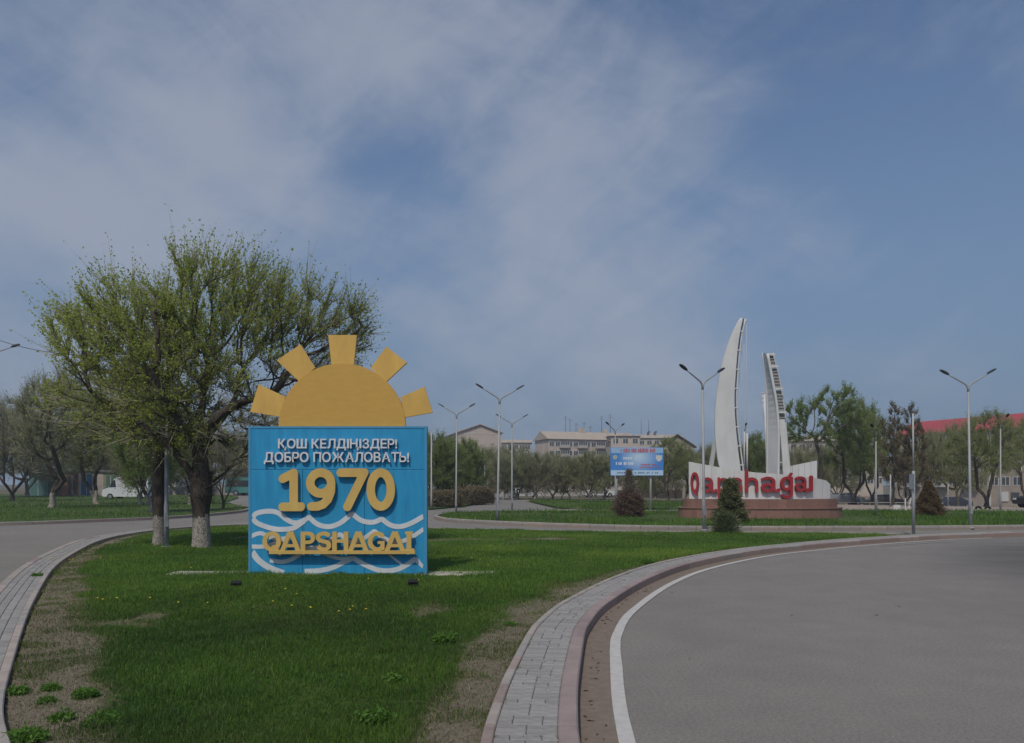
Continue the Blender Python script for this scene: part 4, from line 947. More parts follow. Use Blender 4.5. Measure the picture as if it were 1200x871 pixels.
def shoot_mesh(name, base, dirs, length, leaves, lsize, mats, r, twig_w=.009, droop=.0, spread=.05, tint_c=None, twig_tint=True, aspect=1.6, bare_frac=0.0):
    """thin shoots with leaf clusters along them; material 0 = twig, 1 = leaves"""
    n = len(base); dirs = dirs / (np.linalg.norm(dirs, axis=1)[:, None] + 1e-9); tip = base + dirs * length[:, None]; tip[:, 2] -= droop * length
    mid = (base + tip) / 2; mid[:, 2] += droop * length * .15
    side = np.cross(dirs, r.normal(0, 1, (n, 3))); side /= np.linalg.norm(side, axis=1)[:, None] + 1e-9
    tv = np.stack([base - side * twig_w * .6, base + side * twig_w * .6, mid + side * twig_w * .4, tip, mid - side * twig_w * .4], 1).reshape(-1, 3); q = np.arange(n)[:, None] * 5
    tw4 = q + np.array([0, 1, 2, 4]); tw3 = q + np.array([4, 2, 3])
    m = n * leaves; si = np.repeat(np.arange(n), leaves); u = r.uniform(.12, 1.05, m)[:, None]; keep = r.random(m) > (bare_frac if np.isscalar(bare_frac) else np.repeat(bare_frac, leaves))
    si, u = si[keep], u[keep]; m = len(si)
    c = base[si] * (1 - u) ** 2 + 2 * mid[si] * u * (1 - u) + tip[si] * u ** 2 + r.normal(0, spread, (m, 3)); s = lsize * r.uniform(.6, 1.4, m)[:, None]
    ax = r.normal(0, 1, (m, 3)) + dirs[si] * .8; ax /= np.linalg.norm(ax, axis=1)[:, None]; bx = np.cross(ax, r.normal(0, 1, (m, 3))); bx /= np.linalg.norm(bx, axis=1)[:, None] + 1e-9
    lv = np.stack([c - ax * s * aspect * .5, c - bx * s * .5, c + ax * s * aspect * .5, c + bx * s * .5], 1).reshape(-1, 3); o = n * 5; lq = o + np.arange(m)[:, None] * 4 + np.array([0, 1, 2, 3])
    t = (r.random(n) if tint_c is None else tint_c); lt = np.clip(t[si] * .6 + .4 * r.random(m), 0, 1)
    me = np_mesh(name, np.vstack([tv, lv]), [tw4, lq, tw3], mats, np.concatenate([t, lt, t]), np.concatenate([np.zeros(n), np.ones(m), np.zeros(n)]).astype(int))
    return me
M_bark = mat('elm_bark', (.095, .078, .064), .95, .45, 14, 1.0, 30, color2=(.04, .032, .028), streak=(1, 1, .3))
def wash_bark(h):
    """bark painted with worn limewash up to an uneven height"""
    nm = 'limed_bark_%03d' % int(h * 100)
    if nm in MATS: return MATS[nm]
    m = mat(nm, (.10, .08, .066), .95, .45, 14, 1.0, 30, color2=(.04, .032, .028), streak=(1, 1, .3)); nt = m.node_tree; N = nt.nodes; L = nt.links; b = N['Principled BSDF']; src = b.inputs['Base Color'].links[0].from_socket
    tc = N.new('ShaderNodeTexCoord'); sp = N.new('ShaderNodeSeparateXYZ'); L.new(tc.outputs['Object'], sp.inputs[0])
    def nz(sc_, d, r_):
        n = N.new('ShaderNodeTexNoise'); n.inputs['Scale'].default_value = sc_; n.inputs['Detail'].default_value = d; n.inputs['Roughness'].default_value = r_; L.new(tc.outputs['Object'], n.inputs['Vector']); return n.outputs['Fac']
    a = N.new('ShaderNodeMath'); a.operation = 'MULTIPLY_ADD'; a.inputs[1].default_value = .55; L.new(nz(5, 4, .6), a.inputs[0]); L.new(sp.outputs['Z'], a.inputs[2])
    e = N.new('ShaderNodeMapRange'); e.inputs['From Min'].default_value = h + .30; e.inputs['From Max'].default_value = h + .265; L.new(a.outputs[0], e.inputs['Value'])
    w = N.new('ShaderNodeMapRange'); w.inputs['From Min'].default_value = .43; w.inputs['From Max'].default_value = .56; w.inputs['To Min'].default_value = .25; L.new(nz(26, 6, .75), w.inputs['Value'])
    k = N.new('ShaderNodeMath'); k.operation = 'MULTIPLY'; L.new(e.outputs[0], k.inputs[0]); L.new(w.outputs[0], k.inputs[1])
    x = N.new('ShaderNodeMix'); x.data_type = 'RGBA'; x.inputs['B'].default_value = (.42, .38, .33, 1); L.new(k.outputs[0], x.inputs['Factor']); L.new(src, x.inputs['A']); L.new(x.outputs['Result'], b.inputs['Base Color']); return m
M_twig = tint_mat('twig', [(0, (.19, .175, .13)), (1, (.33, .30, .21))], .9, 0)
M_leafA = tint_mat('leaf_fresh', [(0, (.23, .29, .05)), (.5, (.37, .44, .078)), (1, (.50, .56, .13))], .6, .62, .2)
M_leafB = tint_mat('leaf_olive', [(0, (.22, .26, .085)), (.5, (.31, .36, .12)), (1, (.39, .43, .155))], .6, .65, .2)
M_leafC = tint_mat('leaf_grey', [(0, (.25, .265, .13)), (.5, (.33, .35, .175)), (1, (.41, .42, .22))], .7, .65, .2)
M_leafD = tint_mat('leaf_brown', [(0, (.12, .10, .055)), (.5, (.18, .145, .08)), (1, (.21, .18, .10))], .7, .45, .2)
M_leafG = tint_mat('leaf_green', [(0, (.16, .225, .05)), (.5, (.235, .32, .08)), (1, (.31, .40, .11))], .6, .65, .2)

def make_main_tree():
    r = np.random.default_rng(11); base = px_to_ground(236, 641, .1); k = base[1] / 900
    def L(px, py, dy=0.0): return np.array([(px - 236) * k, dy, (641 - py) * k])
    trunk = [L(236, 643), L(236, 630), L(236, 615), L(235.5, 600), L(235.5, 590), L(236, 578), L(236, 566), L(235, 550), L(235, 535)]
    limbs = {6: [[L(231, 560, -.1), L(222, 545, -.2), L(208, 525, -.3), L(195, 512, -.35), L(182, 503, -.3), L(165, 496, -.2), L(140, 480, 0)],
                 [L(228, 562, .3), L(216, 540, .7), L(205, 510, 1.1), L(200, 480, 1.3)], [L(246, 562, .25), L(256, 550, .6), L(268, 530, 1.0), L(275, 505, 1.3)],
                 [L(245, 570, -.2), L(257, 566, -.4), L(268, 560, -.5)]],
             8: [[L(238, 522), L(241, 510, -.1), L(247, 500, -.2), L(256, 492, -.3), L(268, 482, -.3), L(282, 473, -.25), L(300, 466, -.2), L(322, 458, -.1)],
                 [L(234, 515, .05), L(234, 495, .1), L(235, 475, .1), L(236, 450, .15), L(240, 425, .2)], [L(229, 520, -.2), L(222, 500, -.5), L(214, 475, -.8), L(203, 450, -1.0)], [L(242, 505, .3), L(252, 480, .8), L(262, 450, 1.1)]]}
    pos = [*trunk]; par = [-1] + list(range(len(trunk) - 1))
    for j, ls in limbs.items():
        for l in ls:
            q = j
            for p in l: pos.append(p); par.append(q); q = len(pos) - 1
    # crown volume
    A = []
    blobs = [((160, 425), 82, 62, 2.0), ((232, 380), 92, 92, 2.3), ((330, 400), 78, 72, 1.8), ((250, 440), 110, 70, 2.3), ((120, 470), 62, 52, 1.5), ((270, 350), 62, 70, 1.6), ((370, 395), 48, 62, 1.3), ((205, 495), 90, 45, 1.8), ((290, 500), 60, 45, 1.4), ((90, 385), 40, 40, 1.0), ((155, 372), 78, 56, 1.7), ((330, 355), 50, 48, 1.3), ((395, 372), 36, 44, 1.0)]
    while len(A) < 2300:
        (c, rx, rz_, ry) = blobs[r.integers(len(blobs))]; v = r.normal(0, 1, 3); v = v / np.linalg.norm(v) * r.random() ** (1 / 2.2); p = L(236 + (c[0] + v[0] * rx - 236) * (.95 if v[0] * rx + c[0] < 236 else 1.03), 560 - (560 - (c[1] - v[2] * rz_)) * .935, v[1] * ry)
        if p[2] > 1.9: A.append(p)
    # grow from the laid-out limbs
    def grow():
        P, Q = np.array(pos), np.array(par)
        return P, Q
    p0 = [*pos]; q0 = [*par]
    P, Q = colonise_from(A, p0, q0, .17, .95, .24, 70, r)
    rad = radii(Q, .0055, 2.1)
    hgt = P[:, 2]; nt = len(trunk)
    rad *= .205 / rad[5]
    rad[:nt] = np.interp(hgt[:nt], [0, .3, .9, 1.25, 1.5, 1.8, 2.5], [.255, .225, .212, .25, .30, .25, .17])
    rad = np.minimum(rad, .3)
    root = empty('elm_tree', (base[0], base[1], .06)); tag(root, 'large fresh green elm with whitewashed trunk beside the welcome sign', 'tree')
    link('trunk', branch_mesh('trunk', P, Q, rad, wash_bark(.80), 10), root)
    deg = np.bincount(Q[1:], minlength=len(P)); thin = np.where((rad < .022) & (np.arange(len(P)) > 60))[0]
    c = r.choice(thin, 12800); d = P[c] - P[Q[c]]; d /= np.linalg.norm(d, axis=1)[:, None] + 1e-9
    cen = L(230, 470); out = P[c] - cen; out /= np.linalg.norm(out, axis=1)[:, None]
    dirs = d * .6 + out * .8 + np.array([0, 0, .65]) + r.normal(0, .4, (len(c), 3)); ln = r.uniform(.22, .75, len(c)) * np.where(P[c, 2] > 6.3, 1.3, 1) * np.where(r.random(len(c)) < .10, 1.8, 1); low = np.clip((P[c, 2] - 2.0) / 2.6, 0, 1)
    bare = np.clip(.95 - .72 * low + .2 * (np.abs(P[c, 0] - 1.2) < 1.6) * (P[c, 2] < 5), .04, .9); rel = np.linalg.norm((P[c] - cen) / np.array([4.6, 2.4, 4.4]), axis=1); bare = np.clip(bare + .45 * sstep(1.2, 3.0, P[c, 0]) * (P[c, 2] > 2) + .45 * np.clip(.75 - rel, 0, 1), 0, .95)
    tc = np.clip(.25 + .5 * fbm(P[c, 0] * .7, P[c, 2] * .7, 5, 2) + .25 * (-P[c, 0] / 5) + r.normal(0, .12, len(c)), 0, 1)  # leaf tint rises toward the left: sun shading put into the crown colour
    link('crown', shoot_mesh('crown', P[c], dirs, ln, 11, .035, [M_twig, M_leafA], r, .013, 0, .022, tc, aspect=1.7, bare_frac=bare), root)
    # knobbly burr shoots at the pollard head
    m = 420; t_ = r.uniform(0, 6.28, m); z = r.uniform(1.15, 2.0, m); b = np.stack([.22 * np.cos(t_), .22 * np.sin(t_), z], 1)
    tag(link('burr_shoots', shoot_mesh('burr_shoots', b, np.stack([np.cos(t_), np.sin(t_), r.uniform(-.2, 1.0, m)], 1), r.uniform(.06, .3, m), 1, .02, [M_bark, M_leafB], r, .012, bare_frac=.8), root), kind='stuff')
    return root
def colonise_from(A, p0, q0, step, infl, kill, iters, r, up=.10, jit=.10):
    pos = [np.array(p, float) for p in p0]; par = list(q0); A = np.array(A); best = np.full(len(A), 1e9); bi = np.zeros(len(A), int)
    def upd(start):
        Q = np.array(pos[start:])
        if not len(Q) or not len(A): return
        d = np.linalg.norm(A[:, None] - Q[None], axis=2); k = d.argmin(1); dm = d[np.arange(len(A)), k]; m = dm < best; best[m] = dm[m]; bi[m] = k[m] + start
    upd(5)
    for it in range(iters):
        if not len(A): break
        act = best < infl
        if not act.any(): act = best < best.min() + .3
        idx = bi[act]; PP = np.array(pos); dirs = A[act] - PP[idx]; dirs /= np.linalg.norm(dirs, axis=1)[:, None] + 1e-9
        start = len(pos); acc = {}
        for i, d in zip(idx, dirs): acc[i] = acc.get(i, 0) + d
        for i, d in acc.items():
            d = d / (np.linalg.norm(d) + 1e-9) + np.array([0, 0, up]) + r.normal(0, jit, 3); d /= np.linalg.norm(d); pos.append(pos[i] + d * step); par.append(i)
        upd(start); k = best > kill; A = A[k]; best = best[k]; bi = bi[k]
        if len(pos) > 6500: break
    return np.array(pos), np.array(par)
make_main_tree()

def make_tree(seed, H, trunk_h, blobs, n_attr, step, leafmat, shoots, leaves, lsize, r_base, white=None, stems=1, bare=.2, shoot_len=(.3, .7), twig_w=.02, lean=(0, 0), up=.1, droop=0.0, cat_open=1.0):
    """meshes (trunk, crown) for a tree of about height H, blobs = (cx, cy, cz, rx, ry, rz)"""
    r = np.random.default_rng(seed); pos = []; par = []
    for s in range(stems):
        off = np.array([0, 0, 0.]) if s == 0 else np.array([r.uniform(-.1, .1), r.uniform(-.1, .1), trunk_h * .35]); a = r.uniform(0, 6.28); k = 7; q = -1 if s == 0 else 1
        if s == 0: pos.append(np.array([0, 0, 0.])); par.append(-1); q = 0
        for i in range(1, k):
            u = i / (k - 1); sp = (0 if stems == 1 else .45 * trunk_h) * u ** 1.3
            p = np.array([math.cos(a) * sp + lean[0] * u * trunk_h, math.sin(a) * sp + lean[1] * u * trunk_h, off[2] + (trunk_h - off[2]) * u]) + r.normal(0, .03 * trunk_h / 3, 3) * (i > 1); pos.append(p); par.append(q); q = len(pos) - 1
    A = []
    vol = np.array([b[3] * b[4] * b[5] for b in blobs]) ** .8; vol = vol / vol.sum()
    while len(A) < n_attr:
        b = blobs[r.choice(len(blobs), p=vol)]; v = r.normal(0, 1, 3); v = v / np.linalg.norm(v) * r.random() ** (1 / 2.4); A.append((b[0] + v[0] * b[3], b[1] + v[1] * b[4], b[2] + v[2] * b[5]))
    P, Q = colonise_from(A, pos, q0=par, step=step, infl=step * 6, kill=step * 1.5, iters=60, r=r, up=up)
    rad = radii(Q, .006, 1.85); rad *= r_base / rad[1]; rad[0] = r_base * 1.25; rad = np.maximum(rad, .007)
    tm = branch_mesh('trunk', P, Q, rad, wash_bark(white) if white else M_bark, 6)
    thin = np.where((rad < max(.03, np.quantile(rad, .7))) & (np.arange(len(P)) > 6 * stems + 3))[0]; c = r.choice(thin, shoots); d = P[c] - P[Q[c]]; d /= np.linalg.norm(d, axis=1)[:, None] + 1e-9
    cen = np.array([0, 0, trunk_h + (H - trunk_h) * .35]); out = P[c] - cen; out /= np.linalg.norm(out, axis=1)[:, None] + 1e-9
    dirs = d * .6 + out * .55 + np.array([0, 0, .6]) + r.normal(0, .33, (shoots, 3)); tc = np.clip(.1 + .75 * fbm(P[c, 0] * .8, P[c, 2] * .8 + P[c, 1], seed, 2) + r.normal(0, .12, shoots), 0, 1)
    cm = shoot_mesh('crown', P[c], dirs, r.uniform(*shoot_len, shoots), leaves, lsize, [M_twig, leafmat], r, twig_w, droop, .06, tc, aspect=1.7, bare_frac=bare)
    return tm, cm
def plant_tree(meshes, X, Y, s, rz, name, label, group=None, sz=None, z=None):
    t = empty(name, (X, Y, (float(land(X, Y)) + .02) if z is None else z), rz); t.scale = (s, s, sz or s); tag(t, label, 'tree', group); link('trunk', meshes[0], t); link('crown', meshes[1], t); return t
ELM1 = make_tree(21, 9, 1.9, [(-2.2, 0, 5.6, 2.3, 2, 2.1), (1.8, .4, 6.0, 2.4, 2, 2.3), (0, -.4, 7.2, 2.2, 1.8, 1.8), (-1, .6, 4.2, 2.8, 2, 1.4), (2.4, -.5, 4.2, 1.7, 1.6, 1.4)], 600, .32, M_leafC, 6000, 5, .045, .22, 1.05, 3, .35, (.4, 1.3), .020)
ELM2 = make_tree(22, 8, 1.7, [(-1.2, 0, 4.6, 2.2, 2, 2.0), (1.6, .4, 5.0, 2.0, 1.8, 2.2), (.2, -.3, 6.2, 1.7, 1.6, 1.6), (.5, .5, 3.4, 2.4, 2, 1.2)], 520, .30, M_leafB, 5600, 6, .045, .20, 1.0, 2, .2, (.4, 1.2), .020)
ELM3 = make_tree(23, 7, 1.2, [(-.9, 0, 3.8, 2.1, 1.8, 1.9), (1.0, .2, 4.0, 2.1, 1.8, 2.0), (0, 0, 5.0, 1.9, 1.7, 1.6), (0, 0, 2.4, 2.5, 2.0, 1.1)], 420, .28, M_leafC, 6500, 5, .045, .15, .95, 4, .2, (.5, 1.3), .020)
ELM4 = make_tree(24, 7, 1.1, [(-.8, 0, 3.6, 2.1, 1.8, 2.0), (.9, .2, 4.0, 2.0, 1.8, 2.1), (0, 0, 5.2, 1.7, 1.6, 1.4), (0, 0, 2.2, 2.5, 2.0, 1.2)], 420, .28, M_leafG, 6500, 8, .050, .15, .9, 4, .1, (.4, 1.1), .018)
ELM5 = make_tree(25, 6.5, 1.1, [(-.9, 0, 3.4, 2.1, 1.8, 1.8), (1.0, .2, 3.7, 2.0, 1.8, 1.9), (0, 0, 4.7, 1.8, 1.7, 1.4), (0, 0, 2.2, 2.5, 2.0, 1.1)], 420, .28, M_leafB, 6500, 6, .045, .15, .95, 4, .2, (.5, 1.3), .020)
SLIM = make_tree(31, 8, 2.7, [(-1.0, 0, 4.8, 1.8, 1.6, 1.8), (.9, .3, 5.2, 1.7, 1.6, 2.0), (0, -.2, 6.4, 1.5, 1.4, 1.4), (-1.4, .3, 3.6, 1.5, 1.4, .9)], 420, .30, M_leafA, 3600, 7, .042, .185, .95, 1, .3, (.3, .9), .015)
OPEN = make_tree(26, 10.6, 3.4, [(-2.6, 0, 7.6, 1.5, 1.5, 1.4), (1.6, .2, 9.3, 2.0, 1.6, 1.5), (-.4, .3, 8.6, 1.4, 1.4, 1.1), (3.0, -.3, 7.4, 1.5, 1.4, 1.4), (-1.2, -.4, 6.3, 2.4, 1.6, 1.0)], 420, .34, M_leafG, 3400, 9, .060, .17, None, 1, .1, (.3, .9), .018)
DENSE = make_tree(27, 8.5, 1.8, [(-1.2, 0, 5.6, 2.0, 1.9, 2.3), (1.3, .2, 6.0, 2.2, 1.9, 2.2), (0, 0, 7.2, 1.8, 1.7, 1.4), (.3, 0, 3.8, 2.7, 2.2, 1.5)], 520, .32, M_leafG, 5000, 8, .060, .18, None, 3, .1, (.4, 1.1), .018)
POPL = make_tree(28, 9.5, 2.2, [(0, 0, 3.4, 1.2, 1.1, 1.6), (.1, 0, 4.6, 1.3, 1.1, 1.6), (0, 0, 5.8, 1.2, 1.0, 1.5), (-.1, 0, 7.0, 1.0, .9, 1.5), (.1, 0, 8.0, .75, .7, 1.3)], 420, .30, M_leafD, 2600, 7, .060, .12, None, 1, .2, (.3, .8), .016, up=.25)
WILL = make_tree(29, 8.5, 1.6, [(-2.4, 0, 5.0, 1.9, 1.8, 2.0), (2.3, .2, 5.4, 2.0, 1.8, 2.2), (0, 0, 6.6, 2.3, 1.9, 1.8), (0, 0, 4.2, 3.2, 2.2, 1.3)], 520, .32, M_leafB, 5200, 8, .052, .20, None, 4, .1, (.5, 1.4), .018, droop=.3)
BARE = make_tree(30, 6, 1.2, [(-1, 0, 3.4, 1.8, 1.7, 1.8), (1, 0, 3.6, 1.8, 1.7, 1.9), (0, 0, 4.6, 1.5, 1.5, 1.2)], 420, .28, M_leafD, 3600, 2, .04, .14, None, 4, .5, (.4, 1.2), .022)
ORD = ['first', 'second', 'third', 'fourth', 'fifth', 'sixth', 'seventh', 'eighth', 'ninth', 'tenth', 'eleventh', 'twelfth', 'thirteenth', 'fourteenth', 'fifteenth', 'sixteenth']
def tree_px(meshes, H0, px, py_top, Y, name, label, group=None, rz=0.0, wide=1.0):
    X = (px - 600) / 900 * Y; z0 = float(land(X, Y)) + .02; H = CAM_H + (568 - py_top) / 900 * Y - z0; s = H / H0
    t = plant_tree(meshes, X, Y, s * wide, rz, name, label, group, sz=s); return t
# left side, across the road
tree_px(ELM1, 8.9, 60, 436, 52.5, 'elm_tree', 'grey-green elm with clean white trunk nearest the frame edge across the road', 'whitewashed elms across the road', 2.2)
tree_px(ELM2, 7.6, 113, 468, 63, 'elm_tree', 'leaning elm with forked whitewashed foot before the blue garage door', 'whitewashed elms across the road', 1.0)
tree_px(BARE, 5.8, 14, 478, 74, 'bare_tree', 'brownish bare shrubby tree at the frame edge across the road', None, .5)
tree_px(ELM3, 6.6, 164, 482, 60, 'elm_tree', 'slim whitewashed elm beside the white van', 'whitewashed elms across the road', .4, .7)
tree_px(ELM5, 6.2, 172, 486, 61.5, 'elm_tree', 'slim whitewashed elm close behind the second near trunk', 'whitewashed elms across the road', 3.4, .7)
tree_px(ELM4, 6.5, 178, 440, 44.5, 'elm_tree', 'green elm with a white foot just across the road', 'whitewashed elms across the road', 1.7, .75)
tree_px(ELM3, 6.6, 222, 498, 62, 'elm_tree', 'whitewashed elm seen between lamp and big trunk across the road', 'whitewashed elms across the road', 2.9, .8)
tree_px(BARE, 5.8, 262, 505, 51, 'elm_tree', 'sparse reddish whitewashed tree near the side road', 'whitewashed elms across the road', .9, .8)
X, Y = px_to_ground(187, 638, .1); tr = plant_tree(SLIM, X, Y, .86, 2.4, 'elm_tree', 'reddish-barked elm with whitewashed foot close behind the lamp', None, .84, .06)
for i, (px, top, Y, M, H0) in enumerate(((-8, 470, 95, ELM3, 6.6), (32, 486, 105, ELM5, 6.2), (88, 490, 120, ELM3, 6.6), (128, 492, 118, ELM5, 6.2), (205, 505, 122, ELM3, 6.6), (246, 512, 118, ELM5, 6.2), (283, 515, 125, ELM3, 6.6))):
    tree_px(M, H0, px, top, Y, 'background_tree', 'hazy tree behind the garages, %s from the frame edge' % ORD[i], 'trees behind the garages', i * 1.3, 1.2)
# behind the hedge and along the exit road, by the pale trunks
row = [(508, 512, 63, ELM4, 6.5), (528, 517, 66, ELM4, 6.5), (549, 518, 70, ELM4, 6.5), (572, 526, 92, ELM5, 6.2), (590, 534, 86, ELM3, 6.6), (607, 533, 88, ELM5, 6.2), (627, 531, 87, ELM3, 6.6), (648, 532, 90, ELM5, 6.2), (668, 535, 88, ELM3, 6.6), (690, 530, 86, ELM5, 6.2), (708, 533, 89, ELM3, 6.6)]
for i, (px, top, Y, M, H0) in enumerate(row): tree_px(M, H0, px, top, Y, 'park_tree', '%s park tree, %s from the welcome sign toward the billboard' % ('bright green bushy' if M is ELM4 else 'olive whitewashed', ORD[i]), 'park trees between sign and billboard', i * 2.1, 1.0 if M is ELM4 else 1.12)
row = [(752, 541, 80, ELM5, 6.2), (784, 518, 76, WILL, 8.0), (803, 522, 79, ELM2, 7.6), (828, 524, 82, ELM5, 6.2), (886, 512, 78, ELM4, 6.5), (905, 520, 80, ELM3, 6.6)]
for i, (px, top, Y, M, H0) in enumerate(row): tree_px(M, H0, px, top, Y, 'park_tree', 'park tree behind the monument side, %s from the billboard' % ORD[i], 'park trees behind the monument', i * 1.7 + .5, .85)
for i, (px, top, Y) in enumerate(((598, 522, 130), (640, 538, 135), (676, 540, 128), (735, 543, 125), (770, 538, 130), (815, 528, 126), (846, 530, 122), (880, 525, 128), (935, 520, 120))):
    tree_px((ELM3, ELM5, BARE)[i % 3], (6.6, 6.2, 5.8)[i % 3], px, top, Y, 'background_tree', 'far grey-green tree before the apartment blocks, %s from the sign' % ORD[i], 'far trees before the apartment blocks', i * 1.1, 1.3)
# right of the monument
tree_px(OPEN, 10.7, 962, 453, 70, 'elm_tree', 'tall open-crowned elm rising right behind the monument', None, 0.0)
tree_px(DENSE, 8.4, 1000, 474, 74, 'elm_tree', 'dense green elm between open elm and brown poplars', None, .6)
tree_px(DENSE, 8.4, 1022, 490, 80, 'elm_tree', 'dense green elm behind the single-arm lamp', None, 2.6, .8)
tree_px(POPL, 9.4, 1047, 472, 66, 'poplar_tree', 'slim brownish poplar nearer the monument', 'brownish poplars', 0, 1.0)
tree_px(POPL, 9.4, 1070, 474, 64, 'poplar_tree', 'slim brownish poplar behind the stepped pole', 'brownish poplars', 2.0, 1.0)
tree_px(ELM2, 7.6, 1092, 508, 78, 'elm_tree', 'rounded olive tree behind the brown bush', None, 1.5, .75)
tree_px(WILL, 8.0, 1156, 490, 62, 'willow_tree', 'spreading olive willow in the dirt yard before the red-roofed block', None, .3, 1.0)
tree_px(ELM5, 6.2, 1122, 498, 82, 'elm_tree', 'olive tree behind the twin-arm lamp by the yard', None, .2, .9)
tree_px(WILL, 8.0, 1206, 497, 66, 'willow_tree', 'olive willow cut by the frame at the end of the yard', None, 2.3, .8)
tree_px(ELM3, 6.6, 978, 520, 92, 'elm_tree', 'low grey tree filling behind the open elm', None, .2, 1.2)
tree_px(ELM5, 6.2, 940, 530, 84, 'elm_tree', 'low olive tree behind the short sail', None, 2.2, 1.1)
tree_px(BARE, 5.8, 1062, 530, 84, 'bare_tree', 'bare brown thicket behind the poplars', None, 1.2, 1.2)
# ------------------------------------------------------------------ conifers, bushes, hedges, weeds
def cone_bush(seed, H, Rb, n, mats, sliver, size, prof, droop=.25, shell=.55):
    """dense foliage sprays over a shaped body: prof(u) = relative radius at relative height u"""
    r = np.random.default_rng(seed); u = r.random(n) ** 1.15; t = r.uniform(0, 6.283, n); k = (shell + (1 - shell) * r.random(n)) * (1 + (.26 * np.sin(t * 5 + u * 23) + .16 * np.sin(t * 3 - u * 13 + seed)) * (1 - u * .7)); rad = prof(u) * Rb * k
    base = np.stack([rad * np.cos(t), rad * np.sin(t), u * H], 1); d = np.stack([np.cos(t), np.sin(t), .55 - droop + .5 * u], 1) + r.normal(0, .3, (n, 3)); tc = np.clip(.5 + .3 * np.sin(t * 5 + u * 23) + r.normal(0, .2, n), 0, 1)
    return shoot_mesh('foliage', base, d, r.uniform(.5, 1.3, n) * size, sliver[0], sliver[1], mats, r, .012, .2, sliver[2], tc, aspect=sliver[3], bare_frac=.05)
M_spr = tint_mat('spruce_needles', [(0, (.07, .085, .036)), (.6, (.125, .14, .06)), (1, (.20, .185, .085))], .7, .2)
M_redb = tint_mat('red_bush', [(0, (.10, .06, .05)), (.6, (.17, .105, .08)), (1, (.22, .16, .11))], .75, .2)
M_brnb = tint_mat('brown_thuja', [(0, (.085, .055, .028)), (.6, (.15, .10, .05)), (1, (.18, .15, .07))], .75, .2)
M_hedge = tint_mat('hedge_leaf', [(0, (.14, .12, .07)), (.6, (.22, .18, .10)), (1, (.27, .19, .13))], .75, .25)
M_bushg = tint_mat('bush_green', [(0, (.045, .075, .028)), (.6, (.075, .115, .04)), (1, (.11, .15, .06))], .65, .3)
def bush(name, X, Y, parts, label, cat, z=.1, stem=(.5, .05)):
    t = empty(name, (X, Y, z)); tag(t, label, cat); MB().tube([(0, 0, -.05), (.02, 0, stem[0])], [stem[1], stem[1] * .6], 7).build('stem', M_bark, t)
    for nm, me in parts: link(nm, me, t)
    return t
X, Y = px_to_ground(856, 613.5, .1)
bush('spruce', X, Y, [('foliage', cone_bush(1, 1.72, .70, 4400, [M_bark, M_spr], (6, .026, .035, 4.0), .24, lambda u: np.clip((1 - u) ** .95 + .03, 0, 1) * (.82 + .18 * np.sin(u * 31)) * np.where(u < .06, .75, 1), .15, .4))], 'dark bushy spruce before the monument\'s red letters', 'spruce', .1, (1.8, .06))
X, Y = px_to_ground(850, 625.5, .05)
bush('shrub', X, Y, [('foliage', cone_bush(2, .62, .42, 1500, [M_twig, M_bushg], (7, .018, .025, 2.0), .16, lambda u: np.sqrt(np.clip(1 - (u * 1.3 - .45) ** 2, .05, 1)), -.2, .2))], 'small grey-green shrub at the foot of the spruce', 'shrub', .05, (.3, .03))
X, Y = px_to_ground(737, 606, .1)
bush('juniper_bush', X, Y, [('foliage', cone_bush(3, 1.28, .70, 4200, [M_bark, M_redb], (6, .022, .03, 2.4), .14, lambda u: np.sqrt(np.clip(1 - (u * 1.75 - .72) ** 2, .03, 1)), 0, .45)),
     ('top_spray', cone_bush(4, 2.25, .58, 2200, [M_twig, tint_mat('grey_spray', [(0, (.13, .105, .09)), (1, (.22, .18, .15))], .8, .15)], (4, .02, .03, 3.0), .22, lambda u: np.clip(np.where(u < .45, .75, 1.3 - u * 1.25), .05, 1), -.5, .2))], 'rounded dark red bush with grey feathery top before the billboard', 'bush', .1, (.6, .05))
X, Y = px_to_ground(1088, 605.5, .1)
bush('thuja_bush', X, Y, [('foliage', cone_bush(5, 1.72, .72, 4400, [M_bark, M_brnb], (6, .024, .03, 2.6), .15, lambda u: np.clip(np.where(u < .25, .72 + u * 1.1, 1.22 - u * 1.2), .05, 1), -.1, .45))], 'conical rusty brown bush behind the stepped pole', 'bush', .1, (.6, .05))
def hedge(px0, px1, Y0, Y1, h, dep, seed, label, mts):
    X0, X1 = (px0 - 600) / 900 * Y0, (px1 - 600) / 900 * Y1; r = np.random.default_rng(seed); n = 2600; u = r.random(n); L = math.hypot(X1 - X0, Y1 - Y0); a = math.atan2(Y1 - Y0, X1 - X0)
    side = r.choice([0, 1, 2], n, p=[.5, .15, .35]); y = np.where(side == 0, -dep / 2, np.where(side == 1, dep / 2, r.uniform(-dep / 2, dep / 2, n))); z = np.where(side == 2, h, r.uniform(.05, h, n)); z = z * (1 - .25 * (2 * np.abs(u - .5)) ** 4)
    base = np.stack([u * L, y, z], 1) + r.normal(0, .05, (n, 3)); d = np.stack([r.normal(0, .3, n), np.sign(y) * .6, np.where(side == 2, 1.0, .3)], 1) + r.normal(0, .3, (n, 3))
    t = empty('hedge', (X0, Y0, .1), a); tag(t, label, 'hedge', 'clipped hedges by the exit road'); link('foliage', shoot_mesh('foliage', base, d, r.uniform(.1, .25, n), 7, .05, mts, r, .02, 0, .05, None), t)
    MB().box(.1, L - .1, -dep / 2 + .12, dep / 2 - .12, 0, h - .15).build('woody_core', mat('hedge_core', (.045, .038, .025), .95, .4, 8), t)
hedge(499, 534, 54.5, 57, .95, 1.1, 1, 'low clipped reddish hedge next to the welcome sign', [M_twig, M_hedge])
